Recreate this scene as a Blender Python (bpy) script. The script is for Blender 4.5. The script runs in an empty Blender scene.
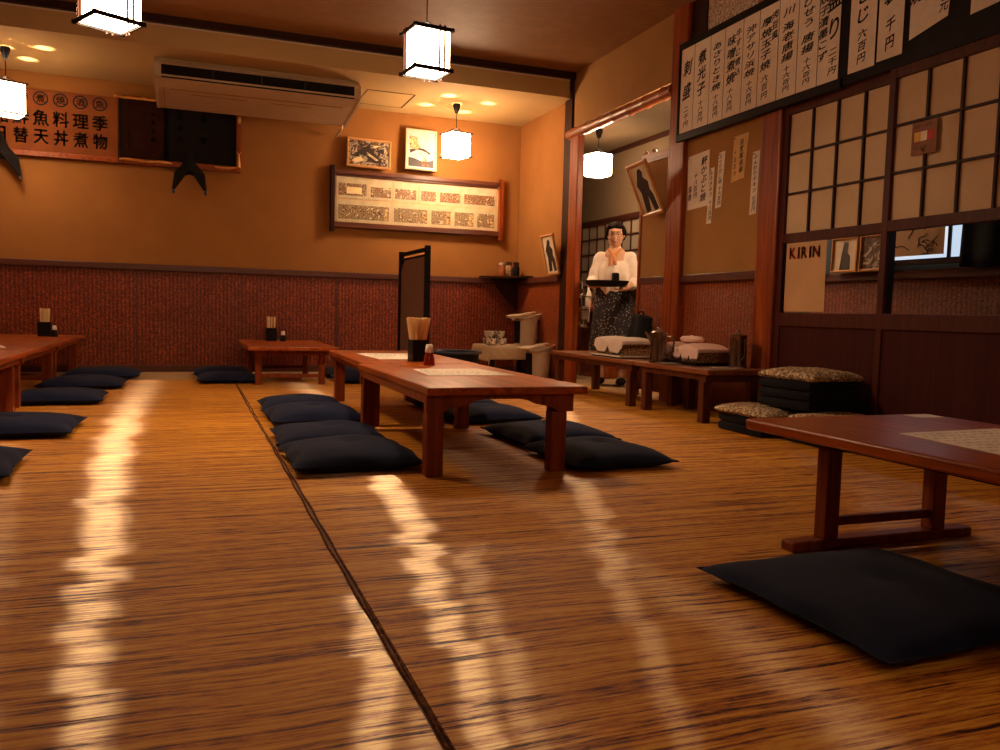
import bpy, bmesh, math, random
from mathutils import Vector, Matrix, Quaternion
random.seed(7)
S = bpy.context.scene
COL = S.collection
PI = math.pi

# ------------------------------------------------------------------ camera, world, exposure
cam_d = bpy.data.cameras.new('camera'); cam = bpy.data.objects.new('camera', cam_d); COL.objects.link(cam)
S.camera = cam
cam_d.sensor_width = 36; cam_d.lens = 36 * 824 / 1000; cam_d.clip_start = 0.02
H = 0.62
_y = Vector((-310, -70, 824)).normalized(); _x = Vector((2192, -6, 824)); _x = (_x - _y * _x.dot(_y)).normalized()
_z = _x.cross(_y)
if _z.y > 0: _z = -_z            # image y points down
# columns = camera axes expressed in the world (camera right, up, back)
R = Matrix(((_x.x, -_x.y, -_x.z), (_y.x, -_y.y, -_y.z), (_z.x, -_z.y, -_z.z)))
cam.matrix_world = Matrix.Translation((0, 0, H)) @ R.to_4x4()

W = bpy.data.worlds.new('world'); S.world = W; W.use_nodes = True
W.node_tree.nodes['Background'].inputs[0].default_value = (1.0, 0.55, 0.3, 1)
W.node_tree.nodes['Background'].inputs[1].default_value = 0.02
S.view_settings.view_transform = 'Standard'
try: S.view_settings.look = 'None'
except Exception: pass
S.view_settings.gamma = 1.0
S.view_settings.use_curve_mapping = False
S.view_settings.exposure = EXPO = 0.5
S.cycles.use_denoising = True
S.cycles.max_bounces = 8
S.cycles.diffuse_bounces = 4
S.cycles.sample_clamp_indirect = 6
S.cycles.caustics_reflective = False
S.cycles.caustics_refractive = False
LAMP = 44.0                      # radiance of the paper shades
LCOL = (1.0, 0.66, 0.39)

# ------------------------------------------------------------------ materials
def newmat(name):
    m = bpy.data.materials.new(name); m.use_nodes = True
    nt = m.node_tree; b = nt.nodes['Principled BSDF']
    return m, nt, b
def link(nt, a, b): nt.links.new(a, b)
def ramp(nt, stops):
    r = nt.nodes.new('ShaderNodeValToRGB'); e = r.color_ramp.elements
    while len(e) > 1: e.remove(e[0])
    e[0].position = stops[0][0]; e[0].color = (*stops[0][1], 1)
    for p, c in stops[1:]:
        n = e.new(p); n.color = (*c, 1)
    return r
def coords(nt, scale=(1, 1, 1), kind='Object', rot=(0, 0, 0)):
    t = nt.nodes.new('ShaderNodeTexCoord'); mp = nt.nodes.new('ShaderNodeMapping')
    mp.inputs['Scale'].default_value = scale; mp.inputs['Rotation'].default_value = rot
    link(nt, t.outputs[kind], mp.inputs['Vector']); return mp.outputs[0]
def noise(nt, vec, scale=5, detail=4, rough=.55, dist=0):
    n = nt.nodes.new('ShaderNodeTexNoise'); n.inputs['Scale'].default_value = scale; n.inputs['Detail'].default_value = detail
    n.inputs['Roughness'].default_value = rough; n.inputs['Distortion'].default_value = dist
    link(nt, vec, n.inputs['Vector']); return n.outputs[0]
def bump(nt, b, h, strength=.3, dist=.01):
    n = nt.nodes.new('ShaderNodeBump'); n.inputs['Strength'].default_value = strength; n.inputs['Distance'].default_value = dist
    link(nt, h, n.inputs['Height']); link(nt, n.outputs[0], b.inputs['Normal']); return n
def math_n(nt, op, a, b=None, c=None):
    n = nt.nodes.new('ShaderNodeMath'); n.operation = op
    for i, v in enumerate((a, b, c)):
        if v is None: continue
        if isinstance(v, (int, float)): n.inputs[i].default_value = v
        else: link(nt, v, n.inputs[i])
    return n.outputs[0]
def plain(name, col, rough=.6, metal=0, var=.12, scale=12, bmp=0.05, spec=.4, detail=3):
    m, nt, b = newmat(name)
    v = coords(nt)
    f = noise(nt, v, scale, detail)
    lo = tuple(c * (1 - var) for c in col); hi = tuple(min(1, c * (1 + var)) for c in col)
    r = ramp(nt, [(.3, lo), (.7, hi)]); link(nt, f, r.inputs[0]); link(nt, r.outputs[0], b.inputs['Base Color'])
    b.inputs['Roughness'].default_value = rough; b.inputs['Metallic'].default_value = metal
    b.inputs['Specular IOR Level'].default_value = spec
    if bmp: bump(nt, b, f, bmp, .01)
    return m
def wood(name, dark, light, axis='Y', rough=.35, scale=1, spec=.5, coat=0):
    m, nt, b = newmat(name)
    s = {'X': (1.2, 22, 22), 'Y': (22, 1.2, 22), 'Z': (22, 22, 1.2)}[axis]
    v = coords(nt, tuple(k * scale for k in s))
    f = noise(nt, v, 1.6, 6, .6, .8)
    r = ramp(nt, [(.28, dark), (.5, tuple((a + c) / 2 for a, c in zip(dark, light))), (.72, light)])
    link(nt, f, r.inputs[0]); link(nt, r.outputs[0], b.inputs['Base Color'])
    b.inputs['Roughness'].default_value = rough; b.inputs['Specular IOR Level'].default_value = spec
    b.inputs['Coat Weight'].default_value = coat; b.inputs['Coat Roughness'].default_value = .12
    bump(nt, b, f, .12, .004)
    return m
def emis(name, col, strength):
    m, nt, b = newmat(name)
    b.inputs['Base Color'].default_value = (.8, .75, .65, 1)
    b.inputs['Emission Color'].default_value = (*col, 1); b.inputs['Emission Strength'].default_value = strength
    b.inputs['Roughness'].default_value = .9
    return m

M = {}
M['plaster'] = plain('plaster', (.33, .138, .036), .85, var=.07, scale=3, bmp=.08, spec=.15)
M['plaster_brown'] = plain('brown_plaster', (.36, .18, .055), .85, var=.08, scale=4, bmp=.08, spec=.15)
M['soffit'] = plain('soffit_paint', (.50, .32, .13), .8, var=.05, scale=2, spec=.2)
M['ceiling'] = plain('ceiling_board', (.27, .13, .045), .6, var=.12, scale=9, bmp=.25, spec=.3, detail=8)
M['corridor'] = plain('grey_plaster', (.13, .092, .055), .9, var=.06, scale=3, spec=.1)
M['post'] = wood('red_post_wood', (.11, .014, .003), (.40, .080, .010), 'Z', .35, spec=.3)
M['post_y'] = wood('red_beam_wood', (.14, .022, .004), (.42, .09, .014), 'Y', .4, spec=.3)
M['dark_wood'] = wood('dark_wood', (.016, .005, .003), (.045, .012, .006), 'Y', .5, spec=.15)
M['dark_wood_z'] = wood('dark_wood_upright', (.016, .005, .003), (.045, .012, .006), 'Z', .5, spec=.15)
M['rail'] = wood('rail_wood', (.05, .012, .008), (.12, .032, .018), 'X', .4)
M['rail_y'] = wood('side_rail_wood', (.05, .012, .008), (.12, .032, .018), 'Y', .4)
M['door_wood'] = wood('door_wood', (.045, .009, .006), (.10, .018, .008), 'Z', .5, spec=.2)
M['door_panel'] = wood('door_panel_wood', (.040, .007, .006), (.07, .013, .010), 'Z', .6, spec=.12)
M['black'] = plain('black_lacquer', (.010, .007, .008), .45, var=.2, spec=.12)
M['black_matt'] = plain('black_matt', (.010, .008, .008), .8, var=.2, spec=.1)
M['white_paint'] = plain('paper_white', (.82, .78, .72), .85, var=.04, scale=20)
M['paper'] = plain('washi_paper', (.82, .72, .60), .9, var=.05, scale=25, spec=.1)
M['ink'] = plain('sumi_ink', (.012, .010, .014), .7, var=.1, bmp=0)
M['table'] = wood('table_wood', (.17, .024, .004), (.60, .135, .016), 'Y', .3, spec=.35, coat=.12)
M['table_side'] = wood('table_leg_wood', (.13, .020, .005), (.34, .070, .014), 'Z', .4, spec=.3)
M['bench'] = wood('side_table_wood', (.12, .028, .010), (.34, .11, .035), 'Y', .4, spec=.35)
M['bench_leg'] = wood('side_table_leg_wood', (.06, .014, .006), (.16, .042, .016), 'Z', .5, spec=.2)
M['bamboo'] = wood('bamboo_pole', (.20, .05, .015), (.48, .15, .045), 'Y', .3)
M['metal'] = plain('steel', (.55, .50, .46), .22, 1, var=.05, bmp=0)
M['dark_metal'] = plain('dark_steel', (.22, .16, .13), .25, 1, var=.1, bmp=0)
M['cream'] = plain('cream_plastic', (.62, .50, .36), .45, var=.04)
M['ac'] = plain('ac_plastic', (.52, .38, .24), .45, var=.03)
M['cloth_white'] = plain('white_cloth', (.80, .70, .60), .9, var=.06, scale=30, bmp=.2)
M['glass_red'] = plain('red_soy_glass', (.25, .02, .01), .12, var=.1, bmp=0)
M['brass'] = plain('gold_fitting', (.75, .38, .10), .35, .8, var=.2)

def mat_reeds(name, lean=0.0, fade=False):
    """woven reed matting: thin reeds run along X"""
    m, nt, b = newmat(name)
    # gentle waviness of the rows
    warp = noise(nt, coords(nt, (1.6, 1.1, 1)), 1.0, 2)
    sep = nt.nodes.new('ShaderNodeSeparateXYZ'); link(nt, coords(nt), sep.inputs[0])
    yw = math_n(nt, 'MULTIPLY_ADD', warp, .05, sep.outputs[1])
    comb = nt.nodes.new('ShaderNodeCombineXYZ')
    link(nt, math_n(nt, 'MULTIPLY', sep.outputs[0], .028), comb.inputs[0]); link(nt, yw, comb.inputs[1])
    v = comb.outputs[0]
    f1 = noise(nt, v, 110, 3, .7)           # single reeds
    f2 = noise(nt, v, 34, 4, .65)             # bundles
    comb2 = nt.nodes.new('ShaderNodeCombineXYZ')
    link(nt, math_n(nt, 'MULTIPLY', sep.outputs[0], .22), comb2.inputs[0]); link(nt, yw, comb2.inputs[1])
    f3 = noise(nt, comb2.outputs[0], 75, 4, .75)   # broken, shorter fibres
    f4 = noise(nt, coords(nt, (.5, .8, 1)), 1.3, 3)    # big worn patches
    mix = math_n(nt, 'ADD', math_n(nt, 'MULTIPLY', f1, .42), math_n(nt, 'MULTIPLY', f2, .34))
    mix = math_n(nt, 'ADD', mix, math_n(nt, 'MULTIPLY', f3, .24))
    r = ramp(nt, [(.41, (.03, .006, .002)), (.445, (.24, .06, .008)), (.485, (.70, .25, .022)), (.55, (.98, .50, .06))])
    link(nt, mix, r.inputs[0])
    r2 = ramp(nt, [(.3, (.72, .66, .60)), (.7, (1, 1, 1))]); link(nt, f4, r2.inputs[0])
    mx = nt.nodes.new('ShaderNodeMix'); mx.data_type = 'RGBA'; mx.blend_type = 'MULTIPLY'; mx.inputs[0].default_value = 1
    link(nt, r.outputs[0], mx.inputs[6]); link(nt, r2.outputs[0], mx.inputs[7])
    link(nt, mx.outputs[2], b.inputs['Base Color'])
    b.inputs['Roughness'].default_value = .6
    b.inputs['Specular IOR Level'].default_value = .25
    # polished reed skin: a grooved sheen that is sharp along the reeds and wide across them
    tg = nt.nodes.new('ShaderNodeCombineXYZ'); tg.inputs[0].default_value = 1.0
    wn = nt.nodes.new('ShaderNodeTexWhiteNoise'); wn.noise_dimensions = '1D'      # bundles of reeds lie at slightly different angles
    link(nt, math_n(nt, 'FLOOR', math_n(nt, 'MULTIPLY', yw, 9.0)), wn.inputs['W'])
    if fade:       # the right mat leans more towards the seam at its near end
        k_ = math_n(nt, 'MULTIPLY', math_n(nt, 'SUBTRACT', 3.0, sep.outputs[1]), .5); k_.node.use_clamp = True
        base = math_n(nt, 'MULTIPLY', k_, lean)
    else: base = lean
    nrm = nt.nodes.new('ShaderNodeCombineXYZ'); nrm.inputs[2].default_value = 1.0
    jit = math_n(nt, 'MULTIPLY_ADD', wn.outputs[0], .036, -.018)
    link(nt, math_n(nt, 'ADD', jit, base), nrm.inputs[0])
    nn = nt.nodes.new('ShaderNodeVectorMath'); nn.operation = 'NORMALIZE'; link(nt, nrm.outputs[0], nn.inputs[0])
    gl = nt.nodes.new('ShaderNodeBsdfAnisotropic'); gl.inputs['Color'].default_value = (1, .85, .64, 1)
    gl.inputs['Roughness'].default_value = REED_R; gl.inputs['Anisotropy'].default_value = REED_A
    link(nt, tg.outputs[0], gl.inputs['Tangent']); link(nt, nn.outputs[0], gl.inputs['Normal'])
    mxs = nt.nodes.new('ShaderNodeMixShader'); out = nt.nodes['Material Output']
    fac = math_n(nt, 'MULTIPLY', math_n(nt, 'GREATER_THAN', mix, .47), REED_F)
    fac = math_n(nt, 'ADD', fac, REED_F * .25)
    link(nt, fac, mxs.inputs[0]); link(nt, b.outputs[0], mxs.inputs[1]); link(nt, gl.outputs[0], mxs.inputs[2]); link(nt, mxs.outputs[0], out.inputs['Surface'])
    bn = bump(nt, b, mix, .6, .008)
    return m
REED_R, REED_A, REED_F = .27, .86, .17
M['reed'] = mat_reeds('reed_matting', .05)
M['reed_right'] = mat_reeds('reed_matting_right', -.12, True)
M['tatami'] = plain('worn_tatami', (.42, .26, .13), .8, var=.12, scale=40)

def mat_wains(name, ax, dark, mid, light):
    """red-brown woven bamboo wainscot; vertical splints with flecks"""
    m, nt, b = newmat(name)
    sep = nt.nodes.new('ShaderNodeSeparateXYZ'); link(nt, coords(nt), sep.inputs[0])
    u = sep.outputs[0 if ax == 'X' else 1]
    w = math_n(nt, 'SINE', math_n(nt, 'MULTIPLY', u, 2 * PI / .034))
    w = math_n(nt, 'MULTIPLY_ADD', w, .5, .5)
    cs = (85, 85, 55)
    f = noise(nt, coords(nt, cs), 1.4, 4, .7)
    g = noise(nt, coords(nt, (1.5, 1.5, 1.5)), 1, 2)
    mix = math_n(nt, 'ADD', math_n(nt, 'MULTIPLY', f, .8), math_n(nt, 'MULTIPLY', w, .08))
    mix = math_n(nt, 'ADD', mix, math_n(nt, 'MULTIPLY', g, .12))
    r = ramp(nt, [(.40, dark), (.53, mid), (.67, light)])
    link(nt, mix, r.inputs[0]); link(nt, r.outputs[0], b.inputs['Base Color'])
    b.inputs['Roughness'].default_value = .42; b.inputs['Specular IOR Level'].default_value = .45
    bump(nt, b, mix, .5, .01)
    return m
M['wains'] = mat_wains('woven_bamboo_back', 'X', (.06, .007, .003), (.17, .022, .006), (.52, .11, .020))
M['wains_y'] = mat_wains('woven_bamboo_side', 'Y', (.10, .016, .005), (.26, .050, .012), (.52, .14, .03))

def mat_fabric(name, col, sc=300, rough=.9, var=.25, bm=.25):
    m, nt, b = newmat(name)
    f = noise(nt, coords(nt), sc, 2); g = noise(nt, coords(nt), 5, 3)
    mix = math_n(nt, 'ADD', math_n(nt, 'MULTIPLY', f, .5), math_n(nt, 'MULTIPLY', g, .5))
    r = ramp(nt, [(.35, tuple(c * (1 - var) for c in col)), (.65, tuple(min(1, c * (1 + var)) for c in col))])
    link(nt, mix, r.inputs[0]); link(nt, r.outputs[0], b.inputs['Base Color'])
    b.inputs['Roughness'].default_value = rough; b.inputs['Specular IOR Level'].default_value = .12
    b.inputs['Sheen Weight'].default_value = .04
    bump(nt, b, g, bm, .02)
    return m
M['navy'] = mat_fabric('navy_cotton', (.008, .013, .040))
M['skirt'] = mat_fabric('dark_print_cotton', (.03, .03, .035), 60, var=.4)
M['black_cloth'] = mat_fabric('black_cloth', (.008, .008, .012))
M['fluffy'] = None
def speck(name, stops, scale, detail=2, rough=.8, sc3=(1, 1, 1), bm=.0, kind='Object', dist=0):
    m, nt, b = newmat(name)
    f = noise(nt, coords(nt, sc3, kind), scale, detail, .6, dist)
    r = ramp(nt, stops); link(nt, f, r.inputs[0]); link(nt, r.outputs[0], b.inputs['Base Color'])
    b.inputs['Roughness'].default_value = rough; b.inputs['Specular IOR Level'].default_value = .25
    if bm: bump(nt, b, f, bm, .02)
    return m
M['fluffy'] = speck('mottled_pile', [(.35, (.10, .05, .025)), (.47, (.38, .24, .12)), (.56, (.66, .50, .32)), (.66, (.85, .74, .55))], 75, 3, .95, bm=.9)
M['shoji'] = speck('shoji_paper', [(.3, (.60, .44, .27)), (.7, (.72, .55, .36))], 2.2, 4, .85)
M['ranma'] = speck('patterned_glass', [(.3, (.30, .20, .12)), (.5, (.55, .40, .27)), (.68, (.95, .8, .6))], 55, 3, .25, bm=.8)

# ------------------------------------------------------------------ mesh helpers
def tag(o, label=None, cat=None, group=None, kind=None):
    if label: o['label'] = label
    if cat: o['category'] = cat
    if group: o['group'] = group
    if kind: o['kind'] = kind
    return o
def link_obj(o, parent=None):
    COL.objects.link(o)
    if parent is not None: o.parent = parent
    return o
def empty(name, loc=(0, 0, 0), rz=0, label=None, cat=None, group=None, rot=None):
    o = bpy.data.objects.new(name, None); COL.objects.link(o); o.location = loc
    o.rotation_euler = rot if rot else (0, 0, rz); o.empty_display_size = .05
    return tag(o, label, cat, group)
class MB:
    def __init__(s): s.bm = bmesh.new()
    def _x(s, vs, mtx):
        if mtx is not None: bmesh.ops.transform(s.bm, matrix=mtx, verts=vs)
    def box(s, x0, x1, y0, y1, z0, z1, bev=0, mtx=None):
        r = bmesh.ops.create_cube(s.bm, size=1); vs = r['verts']
        bmesh.ops.scale(s.bm, vec=(abs(x1 - x0), abs(y1 - y0), abs(z1 - z0)), verts=vs)
        bmesh.ops.translate(s.bm, vec=((x0 + x1) / 2, (y0 + y1) / 2, (z0 + z1) / 2), verts=vs)
        if bev:
            es = list({e for v in vs for e in v.link_edges})
            r = bmesh.ops.bevel(s.bm, geom=es, offset=bev, segments=2, profile=.5, affect='EDGES')
            vs = list({v for f in r['faces'] for v in f.verts} | {v for v in vs if v.is_valid})
        s._x(vs, mtx); return s
    def cyl(s, p0, p1, r0, r1=None, n=16, caps=True):
        p0, p1 = Vector(p0), Vector(p1); r1 = r0 if r1 is None else r1
        d = p1 - p0; q = d.to_track_quat('Z', 'Y').to_matrix().to_4x4()
        r = bmesh.ops.create_cone(s.bm, cap_ends=caps, segments=n, radius1=r0, radius2=r1, depth=d.length)
        s._x(r['verts'], Matrix.Translation((p0 + p1) / 2) @ q); return s
    def tube(s, pts, rad, n=8):
        pts = [Vector(p) for p in pts]; rings = []
        for i, p in enumerate(pts):
            t = (pts[min(i + 1, len(pts) - 1)] - pts[max(i - 1, 0)]).normalized()
            a = t.orthogonal().normalized() if i == 0 else (a - t * a.dot(t)).normalized()
            bb = t.cross(a); rr = rad[i] if isinstance(rad, (list, tuple)) else rad
            rings.append([s.bm.verts.new(p + (a * math.cos(k * 2 * PI / n) + bb * math.sin(k * 2 * PI / n)) * rr) for k in range(n)])
        for A, B in zip(rings, rings[1:]):
            for k in range(n): s.bm.faces.new((A[k], A[(k + 1) % n], B[(k + 1) % n], B[k]))
        s.bm.faces.new(rings[0][::-1]); s.bm.faces.new(rings[-1]); return s
    def lathe(s, prof, c=(0, 0, 0), n=24, mtx=None, sx=1, sy=1):
        c = Vector(c); rings = []; allv = []
        for r, z in prof:
            if r < 1e-5: vs = [s.bm.verts.new(c + Vector((0, 0, z)))]
            else: vs = [s.bm.verts.new(c + Vector((r * sx * math.cos(k * 2 * PI / n), r * sy * math.sin(k * 2 * PI / n), z))) for k in range(n)]
            rings.append(vs); allv += vs
        for A, B in zip(rings, rings[1:]):
            for k in range(n):
                k2 = (k + 1) % n
                if len(A) == 1 and len(B) == 1: continue
                if len(A) == 1: s.bm.faces.new((A[0], B[k2], B[k]))
                elif len(B) == 1: s.bm.faces.new((A[k], A[k2], B[0]))
                else: s.bm.faces.new((A[k], A[k2], B[k2], B[k]))
        s._x(allv, mtx); return s
    def prism(s, poly, h0, h1, plane='XZ', mtx=None):
        """polygon in a plane, extruded along the third axis between h0 and h1"""
        def P(a, b, h): return {'XZ': (a, h, b), 'YZ': (h, a, b), 'XY': (a, b, h)}[plane]
        A = [s.bm.verts.new(P(a, b, h0)) for a, b in poly]; B = [s.bm.verts.new(P(a, b, h1)) for a, b in poly]
        n = len(poly)
        s.bm.faces.new(A); s.bm.faces.new(B[::-1])
        for k in range(n): s.bm.faces.new((A[k], B[k], B[(k + 1) % n], A[(k + 1) % n]))
        s._x(A + B, mtx); return s
    def grid(s, f, nu, nv, closed_u=False):
        V = [[s.bm.verts.new(f(i / nu, j / nv)) for j in range(nv + 1)] for i in range(nu + (0 if closed_u else 1))]
        nu2 = nu
        for i in range(nu2):
            for j in range(nv):
                a, b2 = V[i], V[(i + 1) % len(V)]
                s.bm.faces.new((a[j], b2[j], b2[j + 1], a[j + 1]))
        return s
    def mesh(s, m, smooth=False):
        bmesh.ops.recalc_face_normals(s.bm, faces=s.bm.faces)
        me = bpy.data.meshes.new('m'); s.bm.to_mesh(me); s.bm.free()
        for mm in (m if isinstance(m, (list, tuple)) else [m]): me.materials.append(mm)
        if smooth:
            for p in me.polygons: p.use_smooth = True
            try: me.set_sharp_from_angle(angle=math.radians(40))
            except Exception: pass
        return me
    def build(s, name, m, parent=None, smooth=False, loc=(0, 0, 0), rot=(0, 0, 0)):
        me = s.mesh(m, smooth); me.name = name
        o = bpy.data.objects.new(name, me); link_obj(o, parent); o.location = loc; o.rotation_euler = rot
        return o
def struct(o): o['kind'] = 'structure'; return o
def copy_tree(o, parent=None):
    c = o.copy(); COL.objects.link(c); c.parent = parent
    for ch in list(o.children): copy_tree(ch, c)
    return c
# glyphs from the built-in fonts, as flat meshes
_fc = bpy.data.curves.new('glyph_source', 'FONT'); _fo = bpy.data.objects.new('glyph_source', _fc)
COL.objects.link(_fo); _G = {}
def glyph(ch, off):
    k = (ch, off)
    if k not in _G:
        _fc.body = ch; _fc.size = 1; _fc.offset = off; _fc.align_x = 'LEFT'
        dg = bpy.context.evaluated_depsgraph_get(); dg.update()
        me = bpy.data.meshes.new_from_object(_fo.evaluated_get(dg))
        co = [(v.co.x, v.co.y) for v in me.vertices]; fs = [tuple(p.vertices) for p in me.polygons]
        bpy.data.meshes.remove(me); _G[k] = (co, fs)
    return _G[k]
def writing(name, items, org, u, v, parent=None, mat=None, off=.012, n=None, jitter=0.0, lift=.0006):
    """items: (char, cu, cv, size_u, size_v) with the glyph centre at cu, cv in the u, v frame"""
    org, u, v = Vector(org), Vector(u), Vector(v); n = Vector(n) if n else u.cross(v)
    bm = bmesh.new()
    bold = off * .55
    for (ch, cu, cv, su, sv), (bx, by) in [(it_, d_) for it_ in items for d_ in ((-bold, -bold), (bold, bold), (bold, -bold), (-bold, bold))]:
        if bx == -bold and by == -bold: a = random.uniform(-jitter, jitter); ca, sa = math.cos(a), math.sin(a); sh = random.uniform(0, jitter)
        co, fs = glyph(ch, .006)
        if not co: continue
        xs = [c[0] for c in co]; ys = [c[1] for c in co]; mx_, my_ = (min(xs) + max(xs)) / 2, (min(ys) + max(ys)) / 2
        vs = []
        for x, y in co:
            x -= mx_ - bx; y -= my_ - by; x += y * .12 * (1 if jitter else 0); y += x * (sh + .12 * (1 if jitter else 0))
            x, y = x * ca - y * sa, x * sa + y * ca
            vs.append(bm.verts.new(org + u * (cu + x * su) + v * (cv + y * sv) + n * lift))
        for f in fs:
            try: bm.faces.new([vs[i] for i in f])
            except ValueError: pass
    me = bpy.data.meshes.new(name); bm.to_mesh(me); bm.free(); me.materials.append(mat or M['ink'])
    o = bpy.data.objects.new(name, me); link_obj(o, parent); return o
def column(txt, cu, top, bottom, size, gap=True):
    """one vertical line of characters; spaces take half a step"""
    n = sum(.45 if c == ' ' else 1 for c in txt); st = (top - bottom) / n; y = top; out = []
    for c in txt:
        if c == ' ': y -= .45 * st; continue
        out.append((c, cu, y - st / 2, size, min(st * .95, size * 1.25))); y -= st
    return out

for _c in 'あいうかきぐこさしじすずせだてとのびふぶまもゅよりろわんアキサチビリルンー七万串丼二五価元光八六円冷刺十千厚味唐噌塩墨大天子季宴家寿川心揚料日時替沖浜海清漁漬炊炭焼煮燻牛物玉理生百皮盛福節老肉自製豆込酒銘鍋風魚鮃鮎鮑鮮' + 'KIRIN':
    glyph(_c, .006)

# ------------------------------------------------------------------ the room
XR, YB, XL, YF = 3.3, 8.3, -2.7, -2.2
ZC, ZS, YS = 2.82, 2.60, 7.02          # main ceiling, soffit ceiling, soffit front
RZ = .985                              # wainscot rail
struct(MB().box(XL - .1, 6.0, YF - .1, 11.0, -.12, -.008).build('floor', M['tatami']))
ml = MB()
ml.box(XL + .005, .335, YF + .005, 7.30, -.008, 0)
tag(ml.build('reed_mat', M['reed']), 'orange-brown woven reed mat covering the left half of the floor', 'mat', 'woven reed floor mats')
mr = MB(); mr.box(.352, 3.285, YF + .005, 7.30, -.008, 0)
tag(mr.build('reed_mat', M['reed_right']), 'orange-brown woven reed mat under the centre and right tables', 'mat', 'woven reed floor mats')
# bound seam between the mats: two wavy cords in the gap
def cord(x0, amp, ph, r):
    pts = [(x0 + amp * math.sin(y * 2.1 + ph) + .002 * math.sin(y * 17 + ph), y, r * .5) for y in [YF + .1 + i * .08 for i in range(117)]]
    return MB().tube(pts, r, 6)
M['cord'] = speck('frayed_cord', [(.35, (.05, .012, .006)), (.6, (.20, .06, .02)), (.75, (.45, .22, .09))], 60, 3, .9)
sm = cord(.3385, .0025, 0, .0035).build('seam_binding', M['cord'], None, True)
tag(sm, 'dark frayed binding running along the joint between the two reed mats', 'binding')
cord(.3485, .0025, 2, .003).build('cord', M['cord'], sm, True)

# main ceiling, soffit, soffit front, dark beam
struct(MB().box(XL, XR + .1, YF, YS, ZC, ZC + .1).build('ceiling', M['ceiling']))
struct(MB().box(XL, XR + .1, YS + .02, YB + .1, ZS, ZS + .06).build('ceiling', M['soffit']))
struct(MB().box(XL, XR - .04, YS, YS + .03, ZS, 2.762, .0).build('trim_1', M['soffit']))
struct(MB().box(XL, XR, YS - .045, YS + .03, 2.762, ZC).build('trim_2', M['dark_wood']))
struct(MB().box(XL, XR - .04, YS - .006, YS - .0005, 2.750, 2.762).build('trim_3', M['cream']))
# back wall
struct(MB().box(XL, XR + .1, YB, YB + .1, 0, ZS + .2).build('wall_back', M['plaster']))
struct(MB().box(XL, XR, YB - .018, YB, .05, RZ - .05).build('wall_back_wainscot', M['wains']))
struct(MB().box(XL, XR, YB - .05, YB, RZ - .058, RZ, .006).build('trim_4', M['rail']))
struct(MB().box(XL, XR, YB - .03, YB, -.008, .055, .004).build('baseboard_back', M['rail']))
for x in (-2.1, -.46, .46, 1.37, 2.28):
    struct(MB().box(x - .008, x + .008, YB - .023, YB - .017, .05, RZ - .05).build('trim_5', M['rail']))
# left wall, wall behind the camera
struct(MB().box(XL - .1, XL, YF, YB + .1, -.008, ZC).build('wall_left', M['plaster_brown']))
struct(MB().box(XL - .1, XR + .1, YF - .1, YF, -.008, ZC).build('wall_front', M['plaster_brown']))
# right wall: alcove side wall, opening, plaster panel, doors
T = .1
struct(MB().box(XR, XR + T, 7.16, YB, -.008, ZS + .02).build('wall_right', M['plaster']))
struct(MB().box(XR - .018, XR, 7.16, YB, .05, RZ - .05).build('wall_right_wainscot', M['wains_y']))
struct(MB().box(XR - .05, XR, 7.16, YB - .05, RZ - .058, RZ, .006).build('trim_6', M['rail_y']))
struct(MB().box(XR - .03, XR, 7.16, YB, -.008, .055, .004).build('baseboard_right', M['rail_y']))
struct(MB().box(XR - .02, XR + .1, 7.0, 7.16, -.008, ZC, .006).build('trim_7', M['dark_wood_z']))     # dark corner post
struct(MB().box(XR - .03, XR + .035, 6.83, 7.0, -.008, 2.26, .01).build('trim_8', M['post']))            # bright red post
struct(MB().box(XR - .03, XR + .09, 5.11, 5.31, -.008, ZC, .01).build('trim_9', M['post']))
struct(MB().box(XR - .02, XR + .09, 4.09, 4.27, -.008, 1.93, .01).build('trim_10', M['post']))
struct(MB().box(XR, XR + .06, 5.31, 7.16, 2.33, ZC).build('wall_right_upper', M['plaster_brown']))
struct(MB().box(XR + .01, XR + .07, 4.27, 5.11, RZ - .06, 1.93).build('wall_right_middle', M['plaster_brown']))
struct(MB().box(XR + .03, XR + .07, 4.27, 5.11, -.008, RZ - .1).build('wall_right_panel', M['wains_y']))
struct(MB().box(XR - .01, XR + .03, 4.27, 5.11, RZ - .115, RZ - .06, .005).build('trim_12', M['rail_y']))
struct(MB().box(XR, XR + .06, YF, 4.27, 1.93, 2.52).build('wall_right_lintel', M['dark_wood']))
struct(MB().box(XR, XR + .06, 4.27, 5.11, 1.93, 2.52).build('wall_right_lintel', M['dark_wood']))
struct(MB().box(XR - .03, XR + .08, YF, 4.12, 1.878, 1.93, .006).build('trim_13', M['post_y']))        # door head
struct(MB().box(XR, XR + .06, YF, 1.6, -.008, 1.93).build('wall_right_near', M['plaster_brown']))
# transom above the menu board: patterned glass, then plaster
struct(MB().box(XR, XR + .05, 4.93, 5.11, 2.52, ZC).build('trim_14', M['dark_wood_z']))
struct(MB().box(XR + .01, XR + .02, 4.38, 4.93, 2.52, ZC).build('window_1', M['ranma']))
struct(MB().box(XR, XR + .05, YF, 4.38, 2.52, ZC).build('wall_right_transom', M['plaster']))
# bamboo lintel across the opening
bl = MB(); pts, rad = [], []
for i in range(0, 57):
    y = 5.30 + i * (7.06 - 5.30) / 56; k = .046 + (.007 if i % 8 == 4 else 0); pts.append((XR - .01, y, 2.268 + .004 * math.sin(y * 3))); rad.append(k)
bl.tube(pts, rad, 12)
o = bl.build('bamboo_pole', M['bamboo'], None, True); tag(o, 'smoked bamboo pole spanning the top of the kitchen opening', 'pole')
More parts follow.
